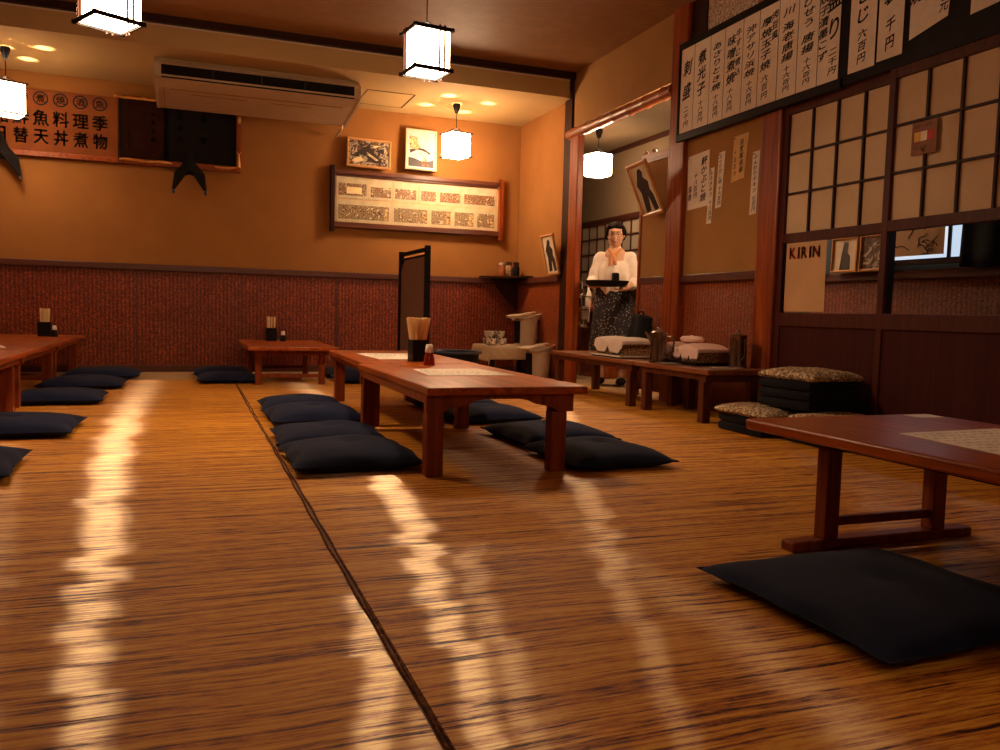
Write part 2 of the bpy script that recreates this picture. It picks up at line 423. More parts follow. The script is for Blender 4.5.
# swing panel beside the opening
pd = empty('door_1', (XR + .03, 5.30, 0)); pd['kind'] = 'structure'
MB().box(-.012, .012, .06, .43, RZ - .06, 1.80).build('upper_panel', M['plaster_brown'], pd)
MB().box(-.012, .012, .06, .43, .05, RZ - .1).build('lower_panel', M['wains_y'], pd)
MB().box(-.02, .02, 0.01, .06, .0, 1.87, .003).build('stile', M['post'], pd)
MB().box(-.02, .02, .43, .465, .0, 1.87, .003).build('stile', M['post'], pd)
MB().box(-.02, .02, .06, .43, 1.80, 1.87, .003).build('top_rail', M['post_y'], pd)
MB().box(-.02, .02, .06, .43, RZ - .11, RZ - .06, .003).build('middle_rail', M['rail_y'], pd)
for z in (1.0, 1.72):
    h = MB().box(-.034, -.02, -.012, .03, z - .05, z + .05, .003); h.cyl((-.036, .008, z - .055), (-.036, .008, z + .055), .006); h.build('hinge', M['metal'], pd)
for y in (.3, .42):
    MB().lathe([(0, 0), (.014, 0), (.02, .012), (.012, .03), (0, .034)], (0, y, 1.87), 12).build('finial', M['metal'], pd, True)

# ------------------------------------------------------------------ sliding doors
def sliding_door(name, y0, y1, x, sign=False):
    d = empty(name, (x, y0, 0)); d['kind'] = 'structure'; w = y1 - y0; s = .04; t = .018
    zt, zb = 1.875, .0
    MB().box(-t, t, 0, s, zb, zt, .003).build('stile', M['door_wood'], d)
    MB().box(-t, t, w - s, w, zb, zt, .003).build('stile', M['door_wood'], d)
    MB().box(-t, t, s, w - s, 1.825, zt, .003).build('top_rail', M['door_wood'], d)
    MB().box(-t, t, s, w - s, 1.075, 1.13, .003).build('middle_rail', M['door_wood'], d)
    MB().box(-t, t, s, w - s, .585, .665, .003).build('lower_rail', M['door_wood'], d)
    MB().box(-t, t, s, w - s, 0, .09, .003).build('bottom_rail', M['door_wood'], d)
    MB().box(-.008, .008, s, w - s, .09, .585).build('lower_panel', M['door_panel'], d)
    MB().box(.002, .005, s, w - s, 1.13, 1.825).build('paper_screen', M['shoji'], d)
    MB().box(.0, .003, s, w - s, .665, 1.075).build('glass_pane', M['glass'], d)
    k = MB(); iw = w - 2 * s
    for i in (1, 2, 3): k.box(-.012, .002, s + iw * i / 4 - .006, s + iw * i / 4 + .006, 1.13, 1.825)
    for i in (1, 2): z = 1.13 + .695 * i / 3; k.box(-.011, .002, s, w - s, z - .006, z + .006)
    k.build('lattice', M['dark_wood_z'], d)
    return d
def mk_glass():
    m, nt, b = newmat('clear_glass'); b.inputs['Base Color'].default_value = (1, 1, 1, 1)
    b.inputs['Roughness'].default_value = .02; b.inputs['Transmission Weight'].default_value = 1; b.inputs['IOR'].default_value = 1.02
    return m
M['glass'] = mk_glass()
sliding_door('door_2', 3.235, 4.088, XR + .022)
sliding_door('door_3', 2.425, 3.265, XR - .016)
sliding_door('door_4', 1.6, 2.43, XR + .022)
# notice stuck inside the glass of door 2
k = MB(); k.box(0, .002, -.165, .165, -.2, .2); M['poster'] = plain('tan_poster', (.60, .36, .17), .6, var=.05, scale=4, bmp=0)
ps = k.build('poster', M['poster'], None, loc=(XR + .012, 3.855, .872)); tag(ps, 'tan poster with dark red lettering behind the glass of the sliding door', 'poster')
M['red_ink'] = plain('dark_red_ink', (.55, .03, .03), .6, bmp=0)
writing('lettering', [(c, (-.108, -.058, -.012, .038, .086)[i], .14, .085 if c != 'I' else .10, .090) for i, c in enumerate('KIRIN')], (-.001, 0, 0), (0, -1, 0), (0, 0, 1), ps, M['red_ink'], .06, (-1, 0, 0))
# small sign on door 3
k = MB(); k.box(0, .004, -.072, .072, -.078, .078, .001); M['sign_brown'] = plain('brown_card', (.26, .09, .035), .6, bmp=0)
sg = k.build('sign_card', M['sign_brown'], None, loc=(XR - .034, 3.035, 1.503)); tag(sg, 'small brown card with yellow, white and red panel on the right sliding door', 'sign')
for i, c in enumerate(((.8, .45, .05), (.85, .75, .6), (.5, .03, .02))):
    MB().box(-.002, 0, .055 - .037 * (i + 1), .055 - .037 * i, -.015, .03).build('colour_panel', plain('sign_colour', c, .6, bmp=0), sg)
writing('lettering', [(c, -.05 + i * .02, .058, .018, .018) for i, c in enumerate('生ビール冷')] + [(c, -.05 + i * .02, -.045, .018, .018) for i, c in enumerate('ています')], (-.0, 0, 0), (0, -1, 0), (0, 0, 1), sg, M['ink'], .01, (-1, 0, 0), lift=.001)
MB().lathe([(0, 0), (.008, 0), (.008, .006), (0, .01)], (0, 0, 0), 10, Matrix.Translation((-.001, 0, -.06)) @ Matrix.Rotation(-PI / 2, 4, 'Y')).build('pin', M['metal'], sg)

# ------------------------------------------------------------------ passage beyond
XP = 4.3
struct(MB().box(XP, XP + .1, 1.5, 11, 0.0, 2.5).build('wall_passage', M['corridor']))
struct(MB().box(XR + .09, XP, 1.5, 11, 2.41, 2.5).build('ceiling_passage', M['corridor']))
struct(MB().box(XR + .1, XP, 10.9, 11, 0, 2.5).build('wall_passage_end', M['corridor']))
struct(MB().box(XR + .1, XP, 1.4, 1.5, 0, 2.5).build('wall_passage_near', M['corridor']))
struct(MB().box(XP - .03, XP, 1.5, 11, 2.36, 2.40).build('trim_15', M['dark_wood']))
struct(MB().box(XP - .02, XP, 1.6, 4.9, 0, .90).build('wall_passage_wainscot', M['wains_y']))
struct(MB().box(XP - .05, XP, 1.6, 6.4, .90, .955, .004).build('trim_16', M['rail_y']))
# lattice window behind the person
lw = empty('window_2', (XP - .03, 7.2, 0)); lw['kind'] = 'structure'
M['dim_glass'] = plain('dim_window', (.20, .17, .13), .3, var=.15, scale=3)
MB().box(.0, .015, 0, 3.0, .95, 1.64).build('pane', M['dim_glass'], lw)
k = MB()
k.box(-.02, .02, 0, 3.0, 1.62, 1.68); k.box(-.02, .02, 0, 3.0, .90, .95); k.box(-.02, .02, 0, .04, .95, 1.62)
for i in range(1, 16): k.box(-.012, .01, i * .19 - .007, i * .19 + .007, .95, 1.62)
for z in (1.12, 1.30, 1.47): k.box(-.012, .01, 0, 3.0, z - .007, z + .007)
k.build('window_frame', M['dark_wood'], lw)
# daylight window seen through the door glass
dw = empty('window_3', (XP - .06, 2.2, 0)); dw['kind'] = 'structure'
M['daylight'] = emis('frosted_daylight', (.62, .80, 1.0), .6)
MB().box(.0, .01, 0, 1.95, 1.02, 1.75).build('pane', M['daylight'], dw)
k = MB(); k.box(-.015, .02, 0, 1.95, .985, 1.02)
for y in (0.3, .9, 1.2, 1.5, 1.92): k.box(-.012, .01, y - .01, y + .01, 1.02, 1.75)
k.build('window_frame', M['dark_wood'], dw)
dw2 = empty('window_4', (XP - .06, 4.74, 0)); dw2['kind'] = 'structure'
MB().box(.0, .01, 0, .35, .955, 1.5).build('pane', M['daylight'], dw2)
k = MB(); k.box(-.012, .01, .0, .02, .955, 1.5); k.box(-.012, .01, .33, .35, .955, 1.5); k.build('window_frame', M['dark_wood'], dw2)

# ------------------------------------------------------------------ paper lanterns
M['shade'] = emis('lit_shade_paper', LCOL, LAMP * .52)
M['shade_alcove'] = emis('lit_alcove_shade', LCOL, LAMP * 1.2)
M['shade_left'] = emis('lit_left_shade', LCOL, LAMP * .3)
M['shade_small'] = emis('lit_globe', LCOL, LAMP)
M['bulb'] = emis('bulb', LCOL, 20)
def lantern(name, loc, zceil, size, rz, label, dark_bars=True, group='square paper ceiling lanterns', spots=True, mat=None, down=0):
    x, y, z = loc; h = size / 2; t = .011 if dark_bars else .004
    r = empty(name, loc, rz, label, 'lamp', group)
    ft = h * 1.02
    # shade: four paper walls and a paper bottom
    k = MB(); e = h - .008
    for a, b, c, d in ((-e, e, -e, -e + .003), (-e, e, e - .003, e), (-e, -e + .003, -e + .003, e - .003), (e - .003, e, -e + .003, e - .003)): k.box(a, b, c, d, -ft + .004, ft - .004)
    k.box(-e, e, -e, e, -ft, -ft + .003)
    k.build('shade', mat or M['shade'], r)
    # top board with four holes
    k = MB(); n = 20
    hr, hc = .017, .058
    bm = k.bm; q = []
    for sx in (-1, 1):
        for sy in (-1, 1):
            ring = [bm.verts.new((sx * hc + hr * math.cos(i * 2 * PI / n), sy * hc + hr * math.sin(i * 2 * PI / n), ft - .006)) for i in range(n)]
            x0, x1 = sorted((0, sx * e)); y0, y1 = sorted((0, sy * e)); 
            cs = []
            for i in range(n):
                a = i * 2 * PI / n; dx, dy = math.cos(a), math.sin(a)
                cx, cy = sx * hc, sy * hc
                tt = min([(x1 - cx) / dx if dx > 1e-6 else ((x0 - cx) / dx if dx < -1e-6 else 9), (y1 - cy) / dy if dy > 1e-6 else ((y0 - cy) / dy if dy < -1e-6 else 9)])
                cs.append(bm.verts.new((cx + dx * tt, cy + dy * tt, ft - .006)))
            for i in range(n): bm.faces.new((ring[i], ring[(i + 1) % n], cs[(i + 1) % n], cs[i]))
    k.build('top_board', M['black_matt'], r)
    # dark frame: top and bottom rails crossing past the corners, double slips on each face
    ov = .012
    for zz in (-ft, ft):
        f = MB()
        for s_ in (-1, 1):
            f.box(-h - ov, h + ov, s_ * h - t / 2, s_ * h + t / 2, zz - t / 2 - .004, zz + t / 2 + .004)
            f.box(s_ * h - t / 2 + .0002, s_ * h + t / 2 - .0002, -h - ov, h + ov, zz - t / 2 - .003, zz + t / 2 + .003)
        f.build('frame', M['black_matt'], r)
    for s_ in (-1, 1):
        for q_ in (-.09, .09) if dark_bars else ():
            for w in (-.014, .014):
                c = h * .45 * (1 if q_ > 0 else -1) + w
                if q_ > 0:
                    MB().box(c - .0045, c + .0045, s_ * (h + .002) - .004, s_ * (h + .002) + .004, -ft - .018, ft + .018).build('slip', M['dark_wood_z'], r)
                    MB().box(s_ * (h + .002) - .004, s_ * (h + .002) + .004, c - .0045, c + .0045, -ft - .018, ft + .018).build('slip', M['dark_wood_z'], r)
    top = zceil - z
    MB().cyl((0, 0, ft + .05), (0, 0, top - .06), .0035, n=8).build('cord', M['black_matt'], r)
    MB().lathe([(0, -.085), (.016, -.085), (.022, -.07), (.036, -.02), (.036, -.0005), (0, -.0005)], (0, 0, top), 20).build('canopy', M['black_matt'], r, True)
    k = MB()
    for s_ in (-1, 1): k.tube([(s_ * h, 0, ft), (s_ * h * .5, 0, ft + .035), (0, 0, ft + .055)], .003, 6); k.tube([(0, s_ * h, ft), (0, s_ * h * .5, ft + .035), (0, 0, ft + .055)], .003, 6)
    k.build('hanger', M['black_matt'], r)
    if down:
        ad = bpy.data.lights.new('bulb', 'AREA'); ad.shape = 'SQUARE'; ad.size = 2 * e - .01; ad.energy = down; ad.color = LCOL
        ao = bpy.data.objects.new('bulb', ad); link_obj(ao, r); ao.location = (0, 0, -ft - .0012)
    if spots:
        ld = bpy.data.lights.new('bulb', 'POINT'); ld.energy = SPOT_W; ld.color = (1, .78, .55); ld.shadow_soft_size = .008
        lo = bpy.data.objects.new('bulb', ld); link_obj(lo, r); lo.location = (0, 0, ft - .11)
    return r
SPOT_W = 70
lantern('paper_lantern', (1.185, 4.38, 1.995), ZC, .205, math.radians(7), 'square paper lantern hanging over the centre table, nearest the middle of the room', down=12)
lantern('paper_lantern', (-.355, 4.42, 2.055), ZC, .225, math.radians(28), 'square paper lantern cut off by the top of the view on the left', down=12)
lantern('paper_lantern', (2.393, 7.70, 2.21), ZS, .215, math.radians(14), 'glowing lantern hanging in the alcove beside the framed photos', False, mat=M['shade_alcove'], down=5)
lantern('paper_lantern', (-1.353, 7.60, 2.20), ZS, .235, math.radians(24), 'glowing lantern at the far left in front of the calligraphy board', False, mat=M['shade_left'], down=4)
M['shade_fill'] = emis('added_passage_fill_shade', (1, .66, .38), 45)
M['shade_dim'] = emis('lit_passage_shade', (1, .66, .38), 45)
lantern('paper_lantern', (3.70, 7.27, 2.07), 2.41, .205, math.radians(12), 'small rounded lantern hanging in the passage beyond the opening', False, mat=M['shade_dim'], spots=False, down=4)
lantern('paper_lantern', (3.78, 5.55, 2.02), 2.41, .235, .3, 'unseen lantern added in the passage behind the brown wall to light the person', False, mat=M['shade_fill'], spots=False)  # added out of sight to light the person and the space behind the door glass
lantern('paper_lantern', (1.2, -.9, 2.0), ZC, .225, .9, 'unseen lantern added as fill light behind the viewpoint over the middle of the room', spots=False, mat=M['shade_left'])  # added fill light behind the camera, lights the room from the front
lantern('paper_lantern', (2.5, -.7, 2.0), ZC, .225, .5, 'unseen lantern added as fill light behind the viewpoint near the sliding doors', spots=False)  # second added fill, brightens the right wall papers and the person

# ------------------------------------------------------------------ low tables
def ogee(w, drop, side):
    """arched end apron: deep at the legs, cut away in the middle"""
    p = [(-w / 2, 0), (-w / 2, -drop)]
    for s_ in (-1, 1):
        seg = [(.27, -drop), (.235, -drop * .98), (.215, -drop * .78), (.18, -drop * .66), (.14, -drop * .56), (.11, -drop * .36), (.07, -drop * .26)]
        seg = [(a * w / .6, b) for a, b in seg]
        if s_ < 0: p += [(-a, b) for a, b in seg]
        else: p += [(a, b) for a, b in seg[::-1]]
    p += [(w / 2, -drop), (w / 2, 0)]
    return p
def low_table(loc, rz, w, l, h, label, group='low wooden dining tables', overhang=(.03, .03), leg=.065, inset=.03, stretcher=False, tt=.03, plainapron=False, mt=None, ml_=None):
    mt = mt or M['table']; ml_ = ml_ or M['table_side']
    r = empty('low_table', loc, rz, label, 'table', group)
    MB().box(-w / 2, w / 2, -l / 2, l / 2, h - tt, h, .006).build('tabletop', mt, r, False)
    ax0, ax1 = -w / 2 + overhang[0], w / 2 - overhang[1]; cx = (ax0 + ax1) / 2; aw = ax1 - ax0
    drop = .07
    for s_ in (-1, 1):
        y0 = s_ * (l / 2 - inset); y1 = s_ * (l / 2 - inset - .022)
        k = MB()
        if plainapron: k.box(cx - aw / 2, cx + aw / 2, min(y0, y1), max(y0, y1), h - tt - .045, h - tt, .002)
        else: k.prism([(a + cx, b + h - tt) for a, b in ogee(aw, drop, s_)], min(y0, y1), max(y0, y1), 'XZ')
        k.build('end_apron', ml_, r)
    k = MB()
    for x in (ax0 + .004, ax1 - .026): k.box(x, x + .022, -l / 2 + inset + .022, l / 2 - inset - .022, h - tt - .035, h - tt, .002)
    k.build('side_apron', ml_, r)
    for sx in (ax0 + .005, ax1 - .005 - leg - .02):
        for sy in (-1, 1):
            yy = sy * (l / 2 - inset - leg / 2 - .002 - (.022 if plainapron else 0)); z1 = h - tt - (drop if not plainapron else 0)
            lg = MB().box(sx, sx + leg, yy - leg / 2, yy + leg / 2, 0, h - tt - .001 if plainapron else z1 - .0005, .004)
            if not plainapron: lg.box(sx + .004, sx + leg - .004, yy - leg / 2 + .025 * (1 if sy < 0 else 0), yy + leg / 2 - .025 * (1 if sy > 0 else 0), z1, h - tt - .001)
            lg.build('leg', ml_, r)
    if stretcher:
        for sy in (-1, 1):
            yy = sy * (l / 2 - inset - leg / 2 - (.022 if plainapron else 0))
            MB().box(ax0 + .005 + leg, ax1 - .005 - leg - .02, yy - .012, yy + .012, .055, .085, .003).build('stretcher', M['table_side'], r)
    return r
low_table((1.141, 3.57, 0), 0, .655, 1.34, .34, 'near long low table in the centre with a white menu sheet and red bottle', overhang=(.004, .05))
low_table((1.18, 4.945, 0), math.radians(-1.5), .64, 1.37, .34, 'far low table of the joined pair in the centre, behind the red bottle', overhang=(.03, .03))
low_table((.77, 7.35, 0), 0, .70, 1.42, .31, 'low table against the back wall with a chopstick box on it', overhang=(.06, .06), inset=.14, leg=.05, stretcher=True, plainapron=True)
low_table((-1.21, 4.65, 0), 0, .68, 1.39, .33, 'low table at the left edge nearest the camera', stretcher=True, plainapron=True)
low_table((-1.215, 6.07, 0), 0, .68, 1.39, .33, 'middle low table of the row along the left side', stretcher=True, plainapron=True)
low_table((-1.22, 7.49, 0), 0, .68, 1.38, .33, 'farthest low table of the left row, touching the back corner', stretcher=True, plainapron=True)
low_table((3.03, 5.58, 0), 0, .46, 1.385, .32, 'narrow low side table by the kitchen opening holding a towel basket', 'narrow side tables along the right wall', (.02, .02), .055, .05, stretcher=False, plainapron=True, mt=M['bench'], ml_=M['bench_leg'])
low_table((3.03, 4.45, 0), 0, .46, .86, .32, 'narrow low side table below the handwritten notes holding leaflets and a jug', 'narrow side tables along the right wall', (.02, .02), .055, .05, stretcher=False, plainapron=True, mt=M['bench'], ml_=M['bench_leg'])
# right foreground table on trestle feet
rt = empty('low_table', (1.88, 1.30, 0), 0, 'large low table at the right edge with a printed sheet on its top', 'table', 'low wooden dining tables')
w, l, h = .70, 1.40, .33
MB().box(-w / 2, w / 2, -l / 2, l / 2, h - .032, h, .007).build('tabletop', M['table'], rt)
k = MB(); k.box(-w / 2 + .10, w / 2 - .10, -l / 2 + .12, l / 2 - .12, h - .055, h - .032, .002); k.build('frame', M['dark_wood'], rt)
for sy in (-1, 1):
    yy = sy * (l / 2 - .235)
    for sx in (-.245, .145): MB().box(sx - .024, sx + .024, yy - .022, yy + .022, .028, h - .055, .004).build('leg', M['table_side'], rt)
    MB().box(-.375, .275, yy - .026, yy + .026, 0, .028, .006).build('foot_bar', M['table_side'], rt)
    MB().box(-.221, .121, yy - .01, yy + .01, .06, .085, .003).build('stretcher', M['table_side'], rt)

# ------------------------------------------------------------------ floor cushions
def cushion_mesh(w, d, h, seed, mat, piping=True):
    rr = random.Random(seed); ph = [rr.uniform(0, 6) for _ in range(6)]
    def prof(u, v):
        a, b = 2 * u - 1, 2 * v - 1
        e = max(0, (1 - abs(a) ** 2.6)) ** .5 * max(0, (1 - abs(b) ** 2.6)) ** .5
        tuft = 1 - .22 * math.exp(-(a * a + b * b) / .03)
        return e * tuft * (1 + .06 * math.sin(3 * a + ph[0]) * math.cos(2.5 * b + ph[1]))
    def xy(u, v):
        a, b = 2 * u - 1, 2 * v - 1
        pa = 1 - .055 * (1 - abs(b) ** 1.5) * abs(a) ; pb = 1 - .055 * (1 - abs(a) ** 1.5) * abs(b)
        wob = .006 * math.sin(7 * b + ph[2]) * abs(a) ** 3; wob2 = .006 * math.sin(7 * a + ph[3]) * abs(b) ** 3
        return a * w / 2 * pa + wob, b * d / 2 * pb + wob2
    n = 26; k = MB(); bm = k.bm
    top = {}; bot = {}
    for i in range(n + 1):
        for j in range(n + 1):
            u, v = i / n, j / n; x, y = xy(u, v); e = prof(u, v)
            edge = i in (0, n) or j in (0, n); z0 = h * .36
            top[i, j] = bm.verts.new((x, y, z0 + (h - z0) * e + .003 * math.sin(9 * u + ph[4]) * math.sin(8 * v + ph[5]) * e))
            bot[i, j] = top[i, j] if edge else bm.verts.new((x, y, max(.0, z0 - z0 * 1.15 * e ** .7)))
    for i in range(n):
        for j in range(n):
            bm.faces.new((top[i, j], top[i + 1, j], top[i + 1, j + 1], top[i, j + 1]))
            bm.faces.new((bot[i, j], bot[i, j + 1], bot[i + 1, j + 1], bot[i + 1, j]))
    return k.mesh(mat, True)
CM = [cushion_mesh(.54, .54, .085, s_, M['navy']) for s_ in range(4)]
PIPE = []
def seam_mesh(w, d, h):
    k = MB(); pts = []
    for a0, b0, a1, b1 in ((-1, -1, 1, -1), (1, -1, 1, 1), (1, 1, -1, 1), (-1, 1, -1, -1)):
        for i in range(12):
            t = i / 12; a, b = a0 + (a1 - a0) * t, b0 + (b1 - b0) * t
            pa = 1 - .055 * (1 - abs(b) ** 1.5) * abs(a); pb = 1 - .055 * (1 - abs(a) ** 1.5) * abs(b)
            pts.append((a * w / 2 * pa, b * d / 2 * pb, h * .36))
    pts.append(pts[0]); k.tube(pts, .0028, 6); return k.mesh(M['navy'], True)
SEAM = seam_mesh(.54, .54, .085)
_cn = [0]
def cushion(x, y, rz, label, z=0, sx=1, sy=1, sz=1, group='navy floor cushions around the tables', tilt=0):
    _cn[0] += 1
    o = bpy.data.objects.new('floor_cushion', CM[_cn[0] % 4]); COL.objects.link(o)
    o.location = (x, y, z); o.rotation_euler = (tilt, 0, math.radians(rz)); o.scale = (sx, sy, sz)
    tag(o, label, 'cushion', group)
    s_ = bpy.data.objects.new('seam', SEAM); COL.objects.link(s_); s_.parent = o
    return o
cushion(.60, 3.29, 1, 'thick navy cushion left of the near centre table, front one of the four', sx=.93, sy=.96, sz=1.15)
cushion(.60, 3.84, -2, 'navy cushion just behind the front one left of the centre table', sx=.92, sy=.92, sz=1.05)
cushion(.63, 4.56, 2, 'third navy cushion back along the left of the centre table', sx=.92, sy=.96, sz=1.2)
cushion(.63, 5.09, -1, 'rearmost navy cushion along the left of the centre table', sx=.9, sy=.92, sz=1.1)
cushion(1.635, 3.13, 2, 'navy cushion right of the near table, its corner nearest the camera', sx=.87, sy=.98)
cushion(1.665, 3.71, 3, 'middle navy cushion on the right side of the centre table', sx=.95, sy=.98)
cushion(1.60, 4.50, 4, 'navy cushion right of the centre table behind the leg', sx=1.0, sy=.95)
cushion(1.60, 5.04, 2, 'farthest navy cushion on the right side of the centre table', sx=.97, sy=.92)
cushion(1.425, 1.355, 1, 'big dark navy cushion in the right foreground beside the trestle table', sx=1.05, sy=1.06, sz=.8)
cushion(-.85, 3.40, 2, 'navy cushion at the lower left edge, nearest the camera')
cushion(-.78, 4.42, -1, 'navy cushion at the left edge in front of the left row of tables', sx=1.03)
cushion(-.76, 5.74, 1, 'navy cushion half under the middle left table', sx=.96, sy=.95)
cushion(-.73, 6.72, 0, 'navy cushion beside the farthest left table, second from the back wall', sx=1.05, sy=.96)
cushion(-.68, 7.60, 0, 'navy cushion nearest the back wall in the left row', sx=1.08, sy=.95)
cushion(.29, 7.12, 0, 'navy cushion left of the back wall table, in front', sx=.9, sy=.95)
cushion(.27, 7.74, 0, 'navy cushion left of the back wall table, close to the wall', sx=.92, sy=.95)
cushion(1.40, 7.05, 0, 'navy cushion right of the back wall table', sx=.95, sy=.95)
cushion(1.42, 7.70, 0, 'navy cushion right of the back wall table, close to the wall', sx=.95, sy=.95)

# piled cushions by the doors, each pile topped with a mottled pile cover
def cover_mesh(w, d, h, seed):
    rr = random.Random(seed); ph = [rr.uniform(0, 6) for _ in range(4)]; k = MB(); bm = k.bm; n = 30; top = {}; bot = {}
    for i in range(n + 1):
        for j in range(n + 1):
            a, b = 2 * i / n - 1, 2 * j / n - 1; e = (max(0, 1 - abs(a) ** 5) * max(0, 1 - abs(b) ** 5)) ** .5
            x = a * w / 2 + .008 * math.sin(6 * b + ph[0]); y = b * d / 2 + .008 * math.sin(6 * a + ph[1]); edge = i in (0, n) or j in (0, n)
            z = h * .28 + h * .72 * e + .004 * math.sin(5 * a + ph[2]) * math.cos(5 * b + ph[3]) + rr.uniform(-.0015, .0015)
            top[i, j] = bm.verts.new((x, y, z)); bot[i, j] = top[i, j] if edge else bm.verts.new((x, y, h * .05 * (1 - e)))
    for i in range(n):
        for j in range(n):
            bm.faces.new((top[i, j], top[i + 1, j], top[i + 1, j + 1], top[i, j + 1])); bm.faces.new((bot[i, j], bot[i, j + 1], bot[i + 1, j + 1], bot[i + 1, j]))
    return k.mesh(M['fluffy'], True)
CV = [cover_mesh(.40, .44, .05, 3), cover_mesh(.36, .42, .055, 5)]
def pad_mesh(w, d, h, seed):
    k = MB(); k.box(-w / 2, w / 2, -d / 2, d / 2, 0, h, h * .42); return k.mesh(M['black_cloth'], True)
PD = pad_mesh(.36, .39, .05, 1)
def pad(x, y, z, label, rz=0):
    o = bpy.data.objects.new('seat_pad', PD); COL.objects.link(o); o.location = (x, y, z); o.rotation_euler = (0, 0, rz); tag(o, label, 'cushion', 'dark seat pads piled by the doors')
def cover(x, y, z, m, label, rz=0):
    o = bpy.data.objects.new('pile_cushion', m); COL.objects.link(o); o.location = (x, y, z); o.rotation_euler = (0, 0, rz); tag(o, label, 'cushion', 'mottled brown pile cushions by the doors')
for i, n_ in enumerate(('bottom', 'second')): pad(2.97, 3.71, .0505 * i, n_ + ' dark seat pad in the front pile, under the lower mottled cushion')
for i, n_ in enumerate(('bottom', 'second')): pad(3.05, 3.24, .0505 * i, n_ + ' dark seat pad in the rear pile beside the doors')
cover(2.97, 3.71, .1015, CV[0], 'lower mottled brown cushion, in front and nearer the side tables', .02)
cover(3.06, 3.24, .1015, CV[1], 'lower mottled brown cushion partly hidden on the rear pile', -.03)
for i, n_ in enumerate(('lowest', 'middle', 'top')): pad(3.08, 3.51, .1605 + .0505 * i, n_ + ' of the three dark seat pads stacked under the raised mottled cushion', .05)
cover(3.08, 3.51, .3125, CV[1], 'highest mottled brown cushion on top of the tall pile by the doors', .06)

# ------------------------------------------------------------------ frames, boards and notes
def frame_mtx(c, u, v):
    u = Vector(u).normalized(); v = Vector(v); v = (v - u * v.dot(u)).normalized(); n = u.cross(v)
    m = Matrix((u, v, n)).transposed().to_4x4(); m.translation = Vector(c); return m
def art(name, stops, scale, dist=2.0, sc=(1, 1, 1)):
    m, nt, b = newmat(name); f = noise(nt, coords(nt, sc), scale, 4, .55, dist)
    r = ramp(nt, stops); r.color_ramp.interpolation = 'EASE'
    link(nt, f, r.inputs[0]); link(nt, r.outputs[0], b.inputs['Base Color']); b.inputs['Roughness'].default_value = .3; return m
def picture(c, u, v, w, h, fw, fmat, amat, label, cat='picture', mount=None, depth=.02, figure=None, figmat=None, group=None):
    """framed picture: local X right, Y up, Z out of the wall"""
    r = bpy.data.objects.new('picture_frame', None); COL.objects.link(r); r.matrix_world = frame_mtx(c, u, v); r.empty_display_size = .05
    tag(r, label, cat, group)
    k = MB(); bm = k.bm; cs = ((-1, -1), (1, -1), (1, 1), (-1, 1)); L = []
    for ins, z in ((0, 0), (0, depth * .8), (fw * .25, depth), (fw * .7, depth), (fw, depth * .7), (fw, 0)):
        L.append([bm.verts.new((a * (w / 2 - ins), b * (h / 2 - ins), z)) for a, b in cs])
    for A, B in zip(L, L[1:] + L[:1]):
        for q in range(4): bm.faces.new((A[q], A[(q + 1) % 4], B[(q + 1) % 4], B[q]))
    k.build('frame', fmat, r)
    MB().box(-w / 2 + fw, w / 2 - fw, -h / 2 + fw, h / 2 - fw, .002, depth * .45).build('print', amat, r)
    if figure:
        for name, polys, mt in figure:
            k = MB()
            for p in polys: k.prism([(a * w, b * h) for a, b in p], depth * .45, depth * .45 + .0012, 'XY')
            k.build(name, mt, r)
    return r
M['oak'] = wood('pale_frame_wood', (.40, .17, .05), (.66, .34, .12), 'X', .35)
M['pale_frame'] = plain('cream_frame', (.55, .46, .30), .5, var=.04)
M['photo_dark'] = art('dark_food_photo', [(.36, (.02, .01, .01)), (.46, (.10, .05, .03)), (.52, (.55, .45, .33)), (.60, (.08, .05, .04)), (.72, (.75, .66, .52))], 9, 3)
M['photo_sea'] = art('seaside_photo', [(.3, (.50, .50, .52)), (.55, (.48, .45, .42)), (.7, (.36, .3, .2))], 3, .5)
M['photo_print'] = art('old_photo', [(.3, (.60, .50, .36)), (.6, (.78, .68, .52)), (.75, (.50, .38, .25))], 3, .8)
M['photo_mono'] = art('mono_photo', [(.35, (.06, .04, .035)), (.5, (.14, .09, .07)), (.6, (.62, .54, .44)), (.7, (.1, .07, .06))], 11, 2.5)
M['fig_dark'] = plain('figure_dark', (.03, .018, .016), .5, var=.4, scale=40, bmp=0)
M['fig_tan'] = speck('figure_tan', [(.35, (.12, .06, .03)), (.5, (.45, .28, .12)), (.65, (.75, .55, .25))], 45, 3, .5)
M['fig_cream'] = plain('figure_cream', (.85, .68, .36), .5, var=.1, bmp=0)
M['fig_red'] = speck('figure_red', [(.35, (.10, .05, .03)), (.55, (.45, .12, .05)), (.7, (.6, .4, .25))], 60, 2, .5)
